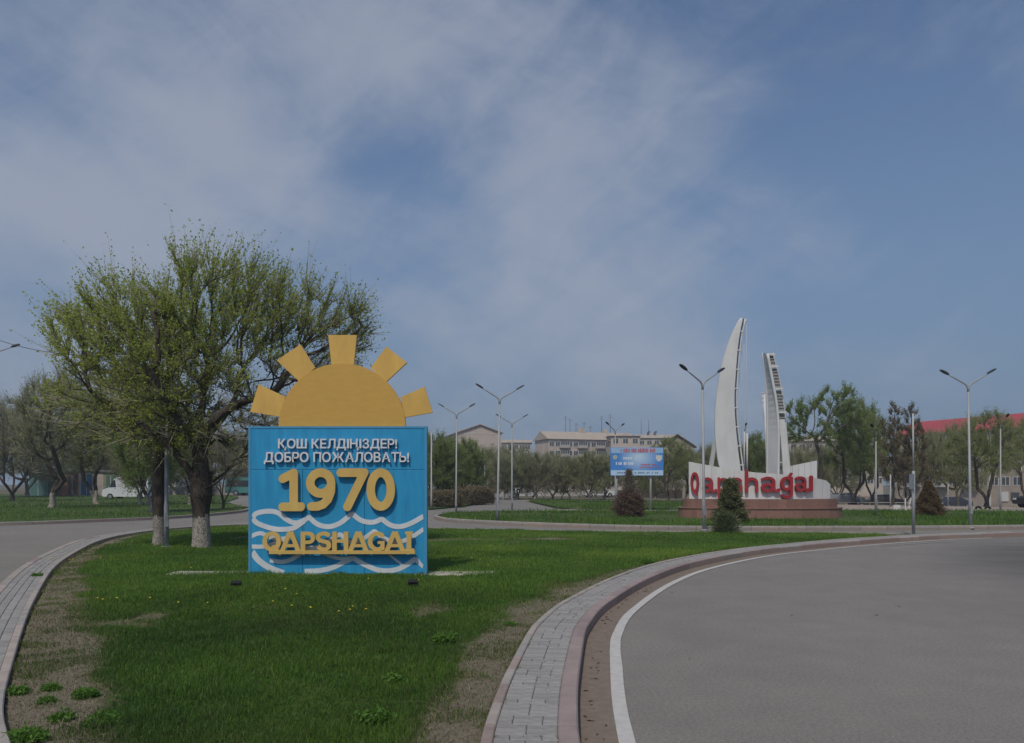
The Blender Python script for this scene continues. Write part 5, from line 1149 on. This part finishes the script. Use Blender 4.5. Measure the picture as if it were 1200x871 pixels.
hedge(538, 568, 62, 66, 1.25, 1.6, 2, 'taller mounded hedge at the corner of the exit road', [M_twig, M_hedge])
# leafy weeds at the lawn edges
M_weed = tint_mat('weed_leaf', [(0, (.07, .15, .025)), (.6, (.12, .24, .04)), (1, (.18, .32, .06))], .55, .45)
def weed(px, py, rad, h, label, seed, n=260, ls=.020, asp=1.9):
    X, Y = px_to_ground(px, py, .08); r = np.random.default_rng(seed); t = r.uniform(0, 6.283, n); k = np.sqrt(r.random(n)); b = np.stack([rad * .55 * k * np.cos(t), rad * .55 * k * np.sin(t) * .8, r.uniform(0, .5, n) * h * (1 - k * .6)], 1)
    d = np.stack([np.cos(t) * (.3 + k), np.sin(t) * (.3 + k), r.uniform(.4, 1.4, n)], 1); e = empty('weed', (X, Y, .07), r.uniform(0, 6)); tag(e, label, 'weed', 'leafy weeds at the lawn edges')
    link('leaves', shoot_mesh('leaves', b, d, r.uniform(.5, 1.0, n) * h * .8, 6, ls, [M_weed, M_weed], r, .005, .25, .012, None, aspect=asp), e)
weed(440, 845, .10, .10, 'bright leafy weed lowest down the edge toward the pavers', 1, 320)
weed(462, 800, .09, .09, 'leafy weed midway along the worn edge by the pavers', 2, 240)
weed(519, 752, .12, .12, 'round leafy weed at the start of the wide bare patch', 3, 300)
weed(122, 848, .14, .09, 'bright feathery weed at the lawn corner, lowest at left', 4, 520, .012, 2.6)
weed(100, 816, .10, .07, 'bright feathery weed just above the lowest weed at left', 5, 320, .012, 2.6)
weed(22, 812, .10, .06, 'small weed near the left pavement edging', 6, 220, .012, 2.2)
weed(60, 807, .08, .045, 'flat grassy weed in the bare earth at left', 7, 200, .010, 3.0)
weed(55, 823, .07, .05, 'pale green weed below the flat weed at left', 8, 200, .010, 2.6)
weed(30, 868, .17, .09, 'wide grassy weed at the bottom left corner', 9, 420, .012, 3.2)
weed(596, 733, .10, .05, 'dark flat weed close to the pavement edging', 10, 180, .013, 2.4)
weed(759, 660.5, .16, .12, 'dark weed on the far stretch of pavement edging', 11, 160, .03, 2)
weed(45, 677, .13, .10, 'grey-green weed growing out of the left pavers', 12, 130, .02, 2.4)
weed(73, 844, .05, .08, 'thin upright weed in the bare earth at left', 13, 90, .015, 2.4)
# dandelions
r = np.random.default_rng(4); V = []; F = []; q = 0; tn = []
for (px, py, n, sp) in ((105, 656, 6, .5), (375, 713, 7, .45), (128, 706, 4, .5), (250, 715, 3, .6), (300, 664, 3, .6), (530, 655, 3, .8), (450, 683, 2, .5), (340, 700, 2, .8), (560, 662, 2, .5)):
    X, Y = px_to_ground(px, py, .12)
    for _ in range(n):
        x, y = X + r.normal(0, sp), Y + r.normal(0, sp * .5); s = r.uniform(.015, .024); z = .13 + r.uniform(0, .05)
        V += [(x, y, z - .006), (x, y, z + .012)] + [(x + s * math.cos(a), y + s * math.sin(a), z + .003) for a in np.linspace(0, 6.283, 7)[:-1]] + [(x - .002, y, .07), (x + .002, y, .07)]
        F += [(q + 1, q + 2 + i, q + 2 + (i + 1) % 6) for i in range(6)] + [(q, q + 2 + (i + 1) % 6, q + 2 + i) for i in range(6)] + [(q, q + 8, q + 9)]; q += 10
tag(link('dandelions', np_mesh('dandelions', V, [np.array(F)], mat('dandelion_yellow', (.62, .46, .03), .7, .1))), 'small yellow dandelions dotted about the near lawn', 'dandelions', kind='stuff')

# undergrowth beneath the park trees
for i, (px, Yd, h) in enumerate(((578, 96, 1.7), (597, 99, 1.5), (618, 95, 1.9), (637, 98, 1.6), (658, 94, 2.0), (679, 97, 1.7), (699, 95, 1.8), (744, 92, 2.0), (768, 88, 1.9), (792, 90, 2.2), (816, 86, 1.9))):
    X = (px - 600) / 900 * Yd; t = empty('thicket', (X, Yd, .0), i * 1.9); t.scale = (h / 4.2, h / 4.2, h / 5.6); tag(t, 'low grey thicket under the park trees, %s from the welcome sign' % ORD[i], 'shrub', 'thickets under the park trees'); m_ = BARE if i % 2 else ELM3
    link('stems', m_[0], t); link('foliage', m_[1], t)
# ------------------------------------------------------------------ billboard
BYd = 49.0
def bill():
    X0, Y0, z0 = at_depth(715.5, 557.5, BYd); X1, _, z1 = at_depth(777.5, 524.5, BYd); t = empty('billboard', ((X0 + X1) / 2, BYd, .0)); tag(t, 'blue roadside billboard on two white posts', 'billboard'); w = (X1 - X0) / 2; h = z1 - z0
    m = bpy.data.materials.new('billboard_print'); m.use_nodes = True; nt = m.node_tree; N = nt.nodes; L = nt.links; b = N['Principled BSDF']; b.inputs['Roughness'].default_value = .5
    tc = N.new('ShaderNodeTexCoord'); gr = N.new('ShaderNodeMapping'); gr.inputs['Location'].default_value = (-.1, 0, -(z0 + h * .48)); gr.inputs['Scale'].default_value = (.75, 1, .9); L.new(tc.outputs['Object'], gr.inputs[0])
    ln = N.new('ShaderNodeVectorMath'); ln.operation = 'LENGTH'; L.new(gr.outputs[0], ln.inputs[0]); rp = N.new('ShaderNodeValToRGB'); rp.color_ramp.elements[0].position = .05; rp.color_ramp.elements[1].position = 1.0
    rp.color_ramp.elements[0].color = (.50, .64, .78, 1); rp.color_ramp.elements[1].color = (.06, .23, .60, 1); L.new(ln.outputs['Value'], rp.inputs[0]); L.new(rp.outputs[0], b.inputs['Base Color'])
    pb = MB().box(-w, w, 0, .12, z0, z1).build('board', m, t); lb = mat('bill_light', (.30, .48, .70), .5, .1); pk = mat('bill_pale', (.45, .60, .76), .5, .08)
    MB().box(-w + .02, w - .02, -.004, .0, z1 - .20 * h, z1 - .02).build('top_band', lb, pb); MB().box(-w + .02, w - .02, -.004, .0, z0 + .02, z0 + .19 * h).build('foot_band', pk, pb)
    rd = mat('bill_red', (.46, .12, .15), .5, .1); wh = mat('bill_white', (.66, .72, .8), .5, .1); dk = mat('bill_navy', (.06, .10, .25), .5, .1); rr = random.Random(8)
    def marks(x0, x1, zc, hh, m_, gapw):
        x = x0
        while x < x1:
            ww = rr.uniform(.05, .085)
            if rr.random() > .12: MB().box(x, x + ww, -.008, -.0045, zc - hh, zc + hh * rr.uniform(.7, 1)).build('print_mark', m_, pb)
            x += ww + gapw
    marks(-w * .62, w * .66, z1 - .105 * h, .075 * h, rd, .022); marks(-w * .52, -w * .05, z1 - .38 * h, .05 * h, wh, .03); marks(-w * .8, -w * .15, z1 - .57 * h, .05 * h, wh, .02)
    marks(w * .15, w * .7, z1 - .61 * h, .03 * h, rd, .025); marks(w * .1, w * .85, z1 - .70 * h, .02 * h, rd, .03); marks(-w * .75, w * .8, z0 + .10 * h, .025 * h, dk, .04)
    # shield emblem and small round emblem
    ex, ez = w * .83, z1 - .37 * h; MB().prism([(ex - .2, ez + .2), (ex - .1, ez + .14), (ex, ez + .2), (ex + .1, ez + .14), (ex + .2, ez + .2), (ex + .2, ez - .05), (ex + .1, ez - .19), (ex, ez - .25), (ex - .1, ez - .19), (ex - .2, ez - .05)], -.008, -.0045).build('shield_emblem', mat('emblem_pale', (.62, .62, .58), .5, .3, 14), pb)
    ex = -w * .83; MB().prism([(ex + .15 * math.cos(a), ez + .04 + .15 * math.sin(a)) for a in np.linspace(0, 6.283, 15)[:-1]], -.008, -.0045).build('round_emblem', mat('emblem_gold', (.42, .45, .34), .5, .3, 14), pb)
    for px in (723.2, 763.2): x = (px - 600) / 900 * BYd - t.location.x; MB().tube([(x, .2, 0), (x, .2, z1 - .1)], .065, 8).build('post', M_polew, t)
    for z in (z0 + .3, z1 - .3): MB().box(-w + .1, w - .1, .12, .2, z - .04, z + .04).build('cross_rail', M_polew, t)
bill()

# ------------------------------------------------------------------ buildings
M_pane = mat('dark_pane', (.07, .08, .09), .15, .4, 3, spec=.6)
M_frame = mat('window_white', (.62, .60, .58), .6, .15)
def windows(t, xs, zs, w, h, y=0.0, mull=True, pane=None):
    d0 = .10; fm = MB(); fm.box(-w / 2 - .1, w / 2 + .1, -.06, -.003, -h / 2 - .1, -h / 2); fm.box(-w / 2 - .1, w / 2 + .1, -.06, -.003, h / 2, h / 2 + .1); fm.box(-w / 2 - .1, -w / 2, -.06, -.003, -h / 2, h / 2); fm.box(w / 2, w / 2 + .1, -.06, -.003, -h / 2, h / 2)
    if mull: fm.box(-.05, .05, -.05, -.032, -h / 2, h / 2)
    fme = fm.mesh('window', M_frame); pme = MB().box(-w / 2, w / 2, -.03, -.004, -h / 2, h / 2).mesh('pane', pane or M_pane)
    for z in zs:
        for x in xs: f = link('window', fme, t, (x, y, z)); link('pane', pme, f)
def block(name, px0, px1, Yd, py_eave, py_ridge, depth, label, wallm, roofm, storeys=5, cols=12, sh=2.75, gable=True, rz=0.0, win_rows=3, balconies=(), hip=0.0):
    """long block seen from its long side"""
    X0, X1 = (px0 - 600) / 900 * Yd, (px1 - 600) / 900 * Yd; g = float(land((X0 + X1) / 2, Yd)); t = empty(name, (X0, Yd, g), rz); tag(t, label, 'building'); L = (X1 - X0) / math.cos(rz); ze = CAM_H + (568 - py_eave) / 900 * Yd - g; zr = CAM_H + (568 - py_ridge) / 900 * (Yd + depth / 2) - g
    MB().box(0, L, 0, depth, -1, ze).build('wall', wallm, t); o = .5
    rf = MB(); rf.add([(-o, -o, ze + .02), (L + o, -o, ze + .02), (L + o, depth + o, ze + .02), (-o, depth + o, ze + .02), (hip - (o if not hip else 0), depth / 2, zr), (L - hip + (o if not hip else 0), depth / 2, zr)], [(0, 1, 5, 4), (2, 3, 4, 5), (1, 2, 5), (3, 0, 4), (0, 3, 2, 1)]); roof = rf.build('roof', roofm, t)
    zs = [ze - sh * .55 - k * sh for k in range(win_rows)]; xs = [L * (k + .5) / cols for k in range(cols)]; bx = [xs[b] for b in balconies]
    windows(t, [x for x in xs if x not in bx], zs, 1.4, 1.35)
    for x in bx:
        for k, z in enumerate(zs):
            p = MB().box(x - 1.5, x + 1.5, -1.0, -.005, z - 1.15, z - .25).build('balcony', mat('balcony_pale', (.46, .42, .39), .8, .2), t)
            MB().box(x - 1.4, x + 1.4, -.95, -.9, z - .25, z + .75).build('glazing', M_pane, p)
            for u in np.linspace(-1.42, 1.42, 5): MB().box(x + u - .05, x + u + .05, -.99, -.955, z - .25, z + .78).build('glazing_bar', M_frame, p)
    return t, L, ze, zr, roof
M_pan = mat('panel_wall', (.53, .445, .385), .9, .16, .35, .2, 4); M_panp = mat('panel_pink', (.52, .43, .375), .9, .14, .4); M_asb = mat('slate_roof', (.43, .36, .295), .9, .2, .5, streak=(6, .5, 1)); M_metr = mat('red_roof', (.40, .06, .068), .55, .15, .4, streak=(3, .4, 1)); M_bei = mat('beige_wall', (.52, .45, .37), .9, .15, .3)
M_anten = mat('antenna', (.16, .16, .17), .6, .2)
t, L, ze, zr, roof = block('apartment_block', 643, 745, 230, 514.5, 505.5, 12, 'long pale apartment block with slate roof and balconies behind the billboard', M_pan, M_asb, 5, 14, 2.7, balconies=(2, 5, 8, 11, 12), rz=.32)
for px, h in ((663, 6.5), (668.5, 5.5), (676, 3.6), (686, 4.2), (708, 7), (719, 8), (694, 2.5)):
    X = (px - 634) / 900 * 245; m = MB().tube([(X, 6, zr - 1), (X, 6, zr + h * .75)], .09, 5); m.box(X - .8, X + .8, 5.97, 6.03, zr + h * .6, zr + h * .6 + .08); m.box(X - .5, X + .5, 5.97, 6.03, zr + h * .7, zr + h * .7 + .08); m.build('antenna', M_anten, roof)
for px in (681, 684.5, 712): X = (px - 634) / 900 * 245; MB().box(X - .6, X + .6, 5.2, 6.4, zr - .8, zr + 1.1).build('chimney', M_bei, roof)
MB().prism([(0, ze - .01), (6, zr - .1), (12, ze - .01)], .02, .3, axis='x').build('gable', M_pan, t)
# its taller gabled bay
t2, *_ = block('apartment_block', 716, 750, 222, 511, 510.5, 10, 'pinkish gabled end block above the billboard', M_panp, M_asb, 5, 3, 2.7, win_rows=2)
g = t2; Lb_ = (750 - 716) / 900 * 222; zE = CAM_H + (568 - 511) / 900 * 222; MB().prism([(-.4, zE + .1), (Lb_ + .4, zE + .1), (Lb_ * .62, zE + 2.4), (Lb_ * .3, zE + 1.9)], .3, 9.5).build('gable', M_panp, t2)
t, L, ze, zr, roof = block('apartment_block', 748, 800, 250, 513.5, 509.5, 12, 'distant tan block with roof vents right of the billboard', M_bei, M_asb, 5, 6, 2.7, win_rows=2)
for px in (762.5, 770.5): X = (px - 748) / 900 * 250; MB().tube([(X, 5, zr - .6), (X, 5, zr + .5), (X + .6, 5, zr + 1.0)], .35, 8).build('roof_vent', mat('vent_brown', (.12, .08, .065), .7), roof)
for px in (764, 755): X = (px - 748) / 900 * 250; MB().tube([(X, 6, zr - 1), (X, 6, zr + 5)], .09, 5).build('antenna', M_anten, roof)
def gable_end(px0, px1, Yd, py_eave, py_ridge, length, label, wallm, roofm, rz, seams=3, ridge_u=.5):
    X0, X1 = (px0 - 600) / 900 * Yd, (px1 - 600) / 900 * Yd; t = empty('apartment_block', (X0, Yd, 0), rz); tag(t, label, 'building'); W = X1 - X0; ze = CAM_H + (568 - py_eave) / 900 * Yd; zr = CAM_H + (568 - py_ridge) / 900 * Yd
    MB().prism([(0, -1), (W, -1), (W, ze), (W * ridge_u, zr - .25), (0, ze)], 0, length).build('wall', wallm, t)
    rm = MB(); o = .45
    for (a, b) in (((-.4, ze - .15), (W * ridge_u, zr)), ((W * ridge_u, zr), (W + .4, ze - .15))): rm.add([(a[0], -o, a[1]), (b[0], -o, b[1]), (b[0], length + o, b[1]), (a[0], length + o, a[1])] + [(a[0], -o, a[1] + .22), (b[0], -o, b[1] + .22), (b[0], length + o, b[1] + .22), (a[0], length + o, a[1] + .22)], [(0, 3, 2, 1), (4, 5, 6, 7), (0, 1, 5, 4), (1, 2, 6, 5), (2, 3, 7, 6), (3, 0, 4, 7)])
    rm.build('roof', roofm, t); mt = mat('seam_pale', (.50, .45, .40), .9, .1)
    for k in range(1, seams): x = W * k / seams; MB().box(x - .12, x + .12, -.03, .0, 2, ze).build('panel_seam', mt, t)
    MB().box(0, W, -.035, -.004, ze - .5, ze - .2).build('panel_seam', mt, t)
    return t, W, ze, zr
t, W, ze, zr = gable_end(537, 589, 196, 506.5, 497.5, 46, 'pinkish gable end of a block beyond the hedge trees', M_panp, M_asb, R(14), 4)
t, W, ze, zr = gable_end(774, 813, 150, 524, 510, 20, 'olive tan gabled house left of the monument', mat('olive_wall', (.30, .265, .20), .9, .2, .4), mat('brown_roof', (.16, .12, .095), .8, .2, .6), R(-6), 1)
t, L, ze, zr, roof = block('apartment_block', 560, 622, 252, 519, 515.5, 12, 'far low slate-roofed block between gable end and long block', M_pan, M_asb, 4, 9, 2.6, win_rows=2)
t, L, ze, zr, roof = block('apartment_block', 915, 1035, 190, 517, 511, 12, 'pale block half hidden behind the open elm', M_bei, M_asb, 5, 12, 2.75, win_rows=4, balconies=(3, 8))
# the red-roofed block on the right, its facade running toward us
def red_block():
    P0 = np.array([(1050 - 600) / 900 * 158, 158.0]); P1 = np.array([(1250 - 600) / 900 * 128, 128.0]); L = float(np.linalg.norm(P1 - P0)); rz = math.atan2(P1[1] - P0[1], P1[0] - P0[0]); g = -2.5
    t = empty('apartment_block', (P0[0], P0[1], g), rz); tag(t, 'five-storey block with red metal roof behind the dirt yard', 'building'); ze = 2.5 + CAM_H + (568 - 507.5) / 900 * 150; dep = 12
    MB().box(0, L, 0, dep, -1, ze).build('wall', mat('red_block_wall', (.36, .295, .24), .9, .2, .5, .3, 6), t)
    zr = ze + 3.0; o = .6; rf = MB().add([(-o, -o, ze + .02), (L + o, -o, ze + .02), (L + o, dep + o, ze + .02), (-o, dep + o, ze + .02), (-o, dep / 2, zr), (L + o, dep / 2, zr)], [(0, 1, 5, 4), (2, 3, 4, 5), (1, 2, 5), (3, 0, 4), (0, 3, 2, 1)]).build('roof', M_metr, t)
    MB().box(-o, L + o, -o - .06, -o - .005, ze - .15, ze + .14).build('fascia', mat('fascia_red', (.30, .06, .06), .6), rf)
    zs = [ze - 1.6 - k * 2.62 for k in range(4)]; cols = np.linspace(2.2, L - 2, 15); bal = [cols[i] for i in (1, 4, 7)]
    windows(t, [c for c in cols if c not in bal], zs, 1.35, 1.4)
    for x in bal:
        for z in zs:
            p = MB().box(x - 1.5, x + 1.5, -1.0, -.005, z - 1.1, z - .25).build('balcony', mat('balcony_white', (.55, .53, .52), .8, .2), t); MB().box(x - 1.4, x + 1.4, -.95, -.9, z - .25, z + .8).build('glazing', M_pane, p)
            for u in np.linspace(-1.42, 1.42, 5): MB().box(x + u - .05, x + u + .05, -.99, -.955, z - .25, z + .82).build('glazing_bar', M_frame, p)
    MB().box(L * .60 - .25, L * .60 + .25, -.2, -.004, 0, ze - .1).build('downpipe', M_frame, t); x = cols[10]
    MB().box(x - .7, x + .5, -.15, -.004, 1.2, 2.9).build('cabinet', M_frame, t); MB().box(x + .9, x + 2.4, -.06, -.003, 1.3, 2.8).build('dark_opening', M_pane, t)
red_block()
# left background: garages, shed, blue-roofed house, wall
def garage(px0, px1, Yd, py_top, label, wallc, doorc, doors, rz=0.0):
    X0, X1 = (px0 - 600) / 900 * Yd, (px1 - 600) / 900 * Yd; W = X1 - X0; h = CAM_H + (568 - py_top) / 900 * Yd; t = empty('garage', (X0, Yd, 0), rz); tag(t, label, 'garage'); wm = mat('g_' + label[:14], wallc, .9, .2, .8)
    MB().box(0, W, 0, 5, -.2, h).build('wall', wm, t); MB().box(-.2, W + .2, -.3, 5.2, h, h + .18).build('roof', mat('felt_roof', (.16, .15, .14), .9), t)
    for (u0, u1) in doors: d = MB().box(W * u0, W * u1, -.06, -.003, .05, h * .86).build('door', mat('d_' + label[:14], doorc, .6, .15), t); MB().box(W * (u0 + u1) / 2 - .03, W * (u0 + u1) / 2 + .03, -.09, -.065, .1, h * .84).build('door_seam', M_frame, d)
garage(34, 56, 112, 556, 'teal painted garage across the road behind the white-trunked elm', (.10, .20, .19), (.08, .17, .17), [(.1, .9)])
garage(66, 92, 114, 553, 'brick garage beside the teal one across the road', (.34, .17, .12), (.10, .08, .07), [(.55, .9)])
garage(92, 121, 113, 552.5, 'pale garage with bright blue door across the road', (.46, .40, .36), (.012, .13, .26), [(.12, .55)])
garage(121, 140, 112, 553, 'olive shed with green door next to the van', (.22, .23, .16), (.07, .13, .09), [(.2, .75)])
def house_blue():
    Yd = 145; X0, X1 = (112 - 600) / 900 * Yd, (206 - 600) / 900 * Yd; W = X1 - X0; ze = CAM_H + (568 - 549) / 900 * Yd; zr = CAM_H + (568 - 534) / 900 * Yd; t = empty('house', (X0, Yd, 0)); tag(t, 'house with bright blue metal roof behind the garages', 'house')
    MB().box(0, W, 0, 8, -.2, ze).build('wall', mat('house_pale', (.48, .44, .39), .9, .15), t); MB().add([(-.4, -.4, ze), (W + .4, -.4, ze), (W + .4, 8.4, ze), (-.4, 8.4, ze), (W * .2, 4, zr), (W * .8, 4, zr)], [(0, 1, 5, 4), (2, 3, 4, 5), (1, 2, 5), (3, 0, 4), (0, 3, 2, 1)]).build('roof', mat('blue_roof', (.012, .075, .30), .5, .15), t); windows(t, [W * .25, W * .5, W * .75], [ze - 1.5], 1.3, 1.2)
house_blue()
def wall_run(px0, px1, Yd, h, label, m, name='garden_wall'):
    X0, X1 = (px0 - 600) / 900 * Yd, (px1 - 600) / 900 * Yd; n = max(2, int((X1 - X0) / 3)); t = empty(name, (X0, Yd, float(land((X0 + X1) / 2, Yd)))); tag(t, label, 'wall'); W = (X1 - X0) / n
    for k in range(n): MB().box(k * W + .03, (k + 1) * W - .03, 0, .12, -.2, h).build('panel', m, t); MB().box(k * W - .1, k * W + .1, -.05, .17, -.2, h + .12).build('post', m, t)
M_cw = mat('pale_wall', (.50, .47, .43), .9, .2, .7)
wall_run(556, 682, 118, .95, 'pale concrete garden wall behind the park trees', mat('park_wall', (.38, .355, .32), .9, .2, .7)); wall_run(160, 300, 128, 1.3, 'grey concrete wall beyond the side road', mat('grey_wall', (.34, .32, .31), .9, .2, .6)); wall_run(706, 800, 110, 1.0, 'dark low fence behind the billboard', mat('dark_fence', (.07, .055, .045), .9, .3, .6), 'fence'); wall_run(985, 1030, 92, 1.3, 'pinkish low wall beneath the trees right of the monument', mat('pink_wall', (.36, .28, .245), .9, .2, .6))

# ------------------------------------------------------------------ vehicles
M_tyre = mat('tyre', (.02, .02, .02), .85, .2, 20); M_rim = mat('rim', (.35, .35, .36), .4, .1, metal=.6); M_glass = mat('car_glass', (.02, .025, .03), .08, .2, spec=.7); M_hl = mat('headlight', (.6, .6, .58), .2, .1); M_tl = mat('tail_light', (.35, .02, .02), .3, .1)
PROF = {'car': ([(0, .35), (.05, .75), (.9, .92), (1.35, 1.40), (2.7, 1.45), (3.5, .98), (4.2, .90), (4.3, .45), (4.25, .28), (.1, .28)], [(1.02, .95), (1.42, 1.34), (2.62, 1.38), (3.3, .98)], 4.3, 1.7, .31, (.75, 3.45)),
        'van': ([(0, .4), (0, 2.35), (.15, 2.55), (3.6, 2.55), (4.0, 2.4), (4.75, 1.35), (5.35, 1.15), (5.45, .5), (5.3, .35), (.1, .35)], [(3.75, 1.45), (3.85, 2.25), (4.1, 2.2), (4.6, 1.42)], 5.45, 2.0, .36, (.95, 4.45)),
        'bus': ([(0, .45), (0, 2.6), (.25, 2.85), (8.3, 2.85), (8.6, 2.6), (8.75, 1.4), (8.7, .45)], [(.3, 1.4), (.3, 2.35), (8.35, 2.35), (8.5, 1.4)], 8.75, 2.4, .45, (1.8, 6.9))}
def vehicle(kind, px, Yd, rz, colr, label):
    body, glass, L, W, wr, ax = PROF[kind]; X = (px - 600) / 900 * Yd; t = empty(kind, (X, Yd, float(land(X, Yd)) - .02), rz); tag(t, label, kind); c = Matrix.Translation((-L / 2, 0, 0)); pm = mat('paint_%s' % label[:12], colr, .3, .06, 2, spec=.6)
    def pr(poly, y0, y1, m, nm, par): o = MB().prism([(p[0] - L / 2, p[1]) for p in poly], y0, y1).build(nm, m, par); return o
    V = []; n = len(body)
    for (y, k) in ((-W / 2, 0), (-W / 2 + .12, 1), (W / 2 - .12, 1), (W / 2, 0)):
        for p in body: V.append((p[0] - L / 2, y * (.86 if (kind == 'car' and p[1] > 1.0) else 1), p[1] - (.06 if not k and p[1] > 1 else 0)))
    F = [(i * n + j, i * n + (j + 1) % n, (i + 1) * n + (j + 1) % n, (i + 1) * n + j) for i in range(3) for j in range(n)] + [tuple(range(n)), tuple(3 * n + j for j in range(n - 1, -1, -1))]
    bd = MB().add(V, F).build('body', pm, t); k = .86 if kind == 'car' else 1
    for s in (-1, 1): y = s * W / 2 * k; pr(glass, y - .03, y + .03, M_glass, 'side_window', bd)
    if kind == 'car': MB().add([(1.05 - L / 2, -.62, .985), (1.05 - L / 2, .62, .985), (1.36 - L / 2, .58, 1.37), (1.36 - L / 2, -.58, 1.37)], [(0, 1, 2, 3)]).build('windscreen', M_glass, bd); bd.children[-1].location = (-.03, 0, .03)
    for x in ax:
        for s in (-1, 1):
            w = MB().tube([(x - L / 2, s * (W / 2 - .2), wr), (x - L / 2, s * (W / 2 + .02), wr)], wr, 14, sm=False).build('wheel', M_tyre, t); MB().tube([(x - L / 2, s * (W / 2 + .0), wr), (x - L / 2, s * (W / 2 + .03), wr)], wr * .6, 12, sm=False).build('rim', M_rim, w)
    for s in (-1, 1): MB().box(-L / 2 - .02, -L / 2 + .1, s * W * .36 - .14, s * W * .36 + .14, .6, .74).build('headlight', M_hl if kind == 'car' else M_tl, t); MB().box(L / 2 - .1, L / 2 + .03, s * W * .36 - .14, s * W * .36 + .14, .62, .8).build('tail_light', M_tl if kind == 'car' else M_hl, t)
vehicle('van', 152, 88, R(176), (.62, .62, .63), 'white delivery van parked by the garages'); vehicle('bus', 299, 118, R(170), (.06, .20, .19), 'teal bus passing behind the sign across the road'); vehicle('car', 702, 104, R(8), (.60, .60, .60), 'small white car parked behind the park trees'); vehicle('car', 614, 100, R(185), (.55, .56, .58), 'pale car parked behind the pale trunks near the exit road')
vehicle('car', 1117, 96, R(12), (.03, .035, .045), 'dark car parked behind the brown bush in the yard'); vehicle('car', 1227, 58, R(5), (.025, .025, .028), 'black car cut off by the frame in the dirt yard'); vehicle('car', 1033, 88, R(-10), (.05, .05, .055), 'dark car beneath the trees beyond the single-arm lamp'); vehicle('car', 988, 86, R(6), (.22, .23, .25), 'grey car beyond the monument plinth')
for px, lb in ((1146.5, 'half-buried black tyre nearer the twin-arm lamp'), (1157.5, 'half-buried black tyre nearer the single-arm lamp')):
    Yd = 53.5; X = (px - 600) / 900 * Yd; t = empty('half_tyre', (X, Yd, float(land(X, Yd)) - .03)); tag(t, lb, 'tyre', 'half-buried tyres edging the yard'); MB().tube([(.2 * math.cos(a), 0, .2 * math.sin(a)) for a in np.linspace(0, math.pi, 13)], .06, 8).build('tread_ring', M_tyre, t); MB().tube([(.12 * math.cos(a), 0, .12 * math.sin(a)) for a in np.linspace(0, math.pi, 11)], .02, 6).build('bead_ring', M_tyre, t)
X, Y = px_to_ground(1056, 598, .0); t = empty('notice_board', (X, Y, .0)); tag(t, 'small white leaning boards beside the poplar trunks', 'board'); MB().box(-.5, -.05, 0, .05, 0, .35).build('low_board', M_frame, t); MB().box(.25, .33, 0, .05, 0, .8).build('leg', M_frame, t); MB().add([(.45, 0, 0), (.53, 0, 0), (.70, 0, .8), (.62, 0, .8), (.45, .05, 0), (.53, .05, 0), (.70, .05, .8), (.62, .05, .8)], [(0, 1, 2, 3), (7, 6, 5, 4), (0, 4, 5, 1), (1, 5, 6, 2), (2, 6, 7, 3), (3, 7, 4, 0)]).build('leg', M_frame, t)

# ------------------------------------------------------------------ the hazy spring air
hz_m = bpy.data.materials.new('haze'); hz_m.use_nodes = True; hn = hz_m.node_tree; hn.nodes.remove(hn.nodes['Principled BSDF'])
pv = hn.nodes.new('ShaderNodeVolumePrincipled'); pv.inputs['Color'].default_value = (.86, .9, .95, 1); pv.inputs['Density'].default_value = .0008; pv.inputs['Anisotropy'].default_value = .2
hn.links.new(pv.outputs[0], hn.nodes['Material Output'].inputs['Volume'])
hb = MB().box(-420, 420, -60, 420, -5, 32).build('haze', hz_m); tag(hb, 'thin pale haze in the air over the whole place', 'haze', kind='stuff')
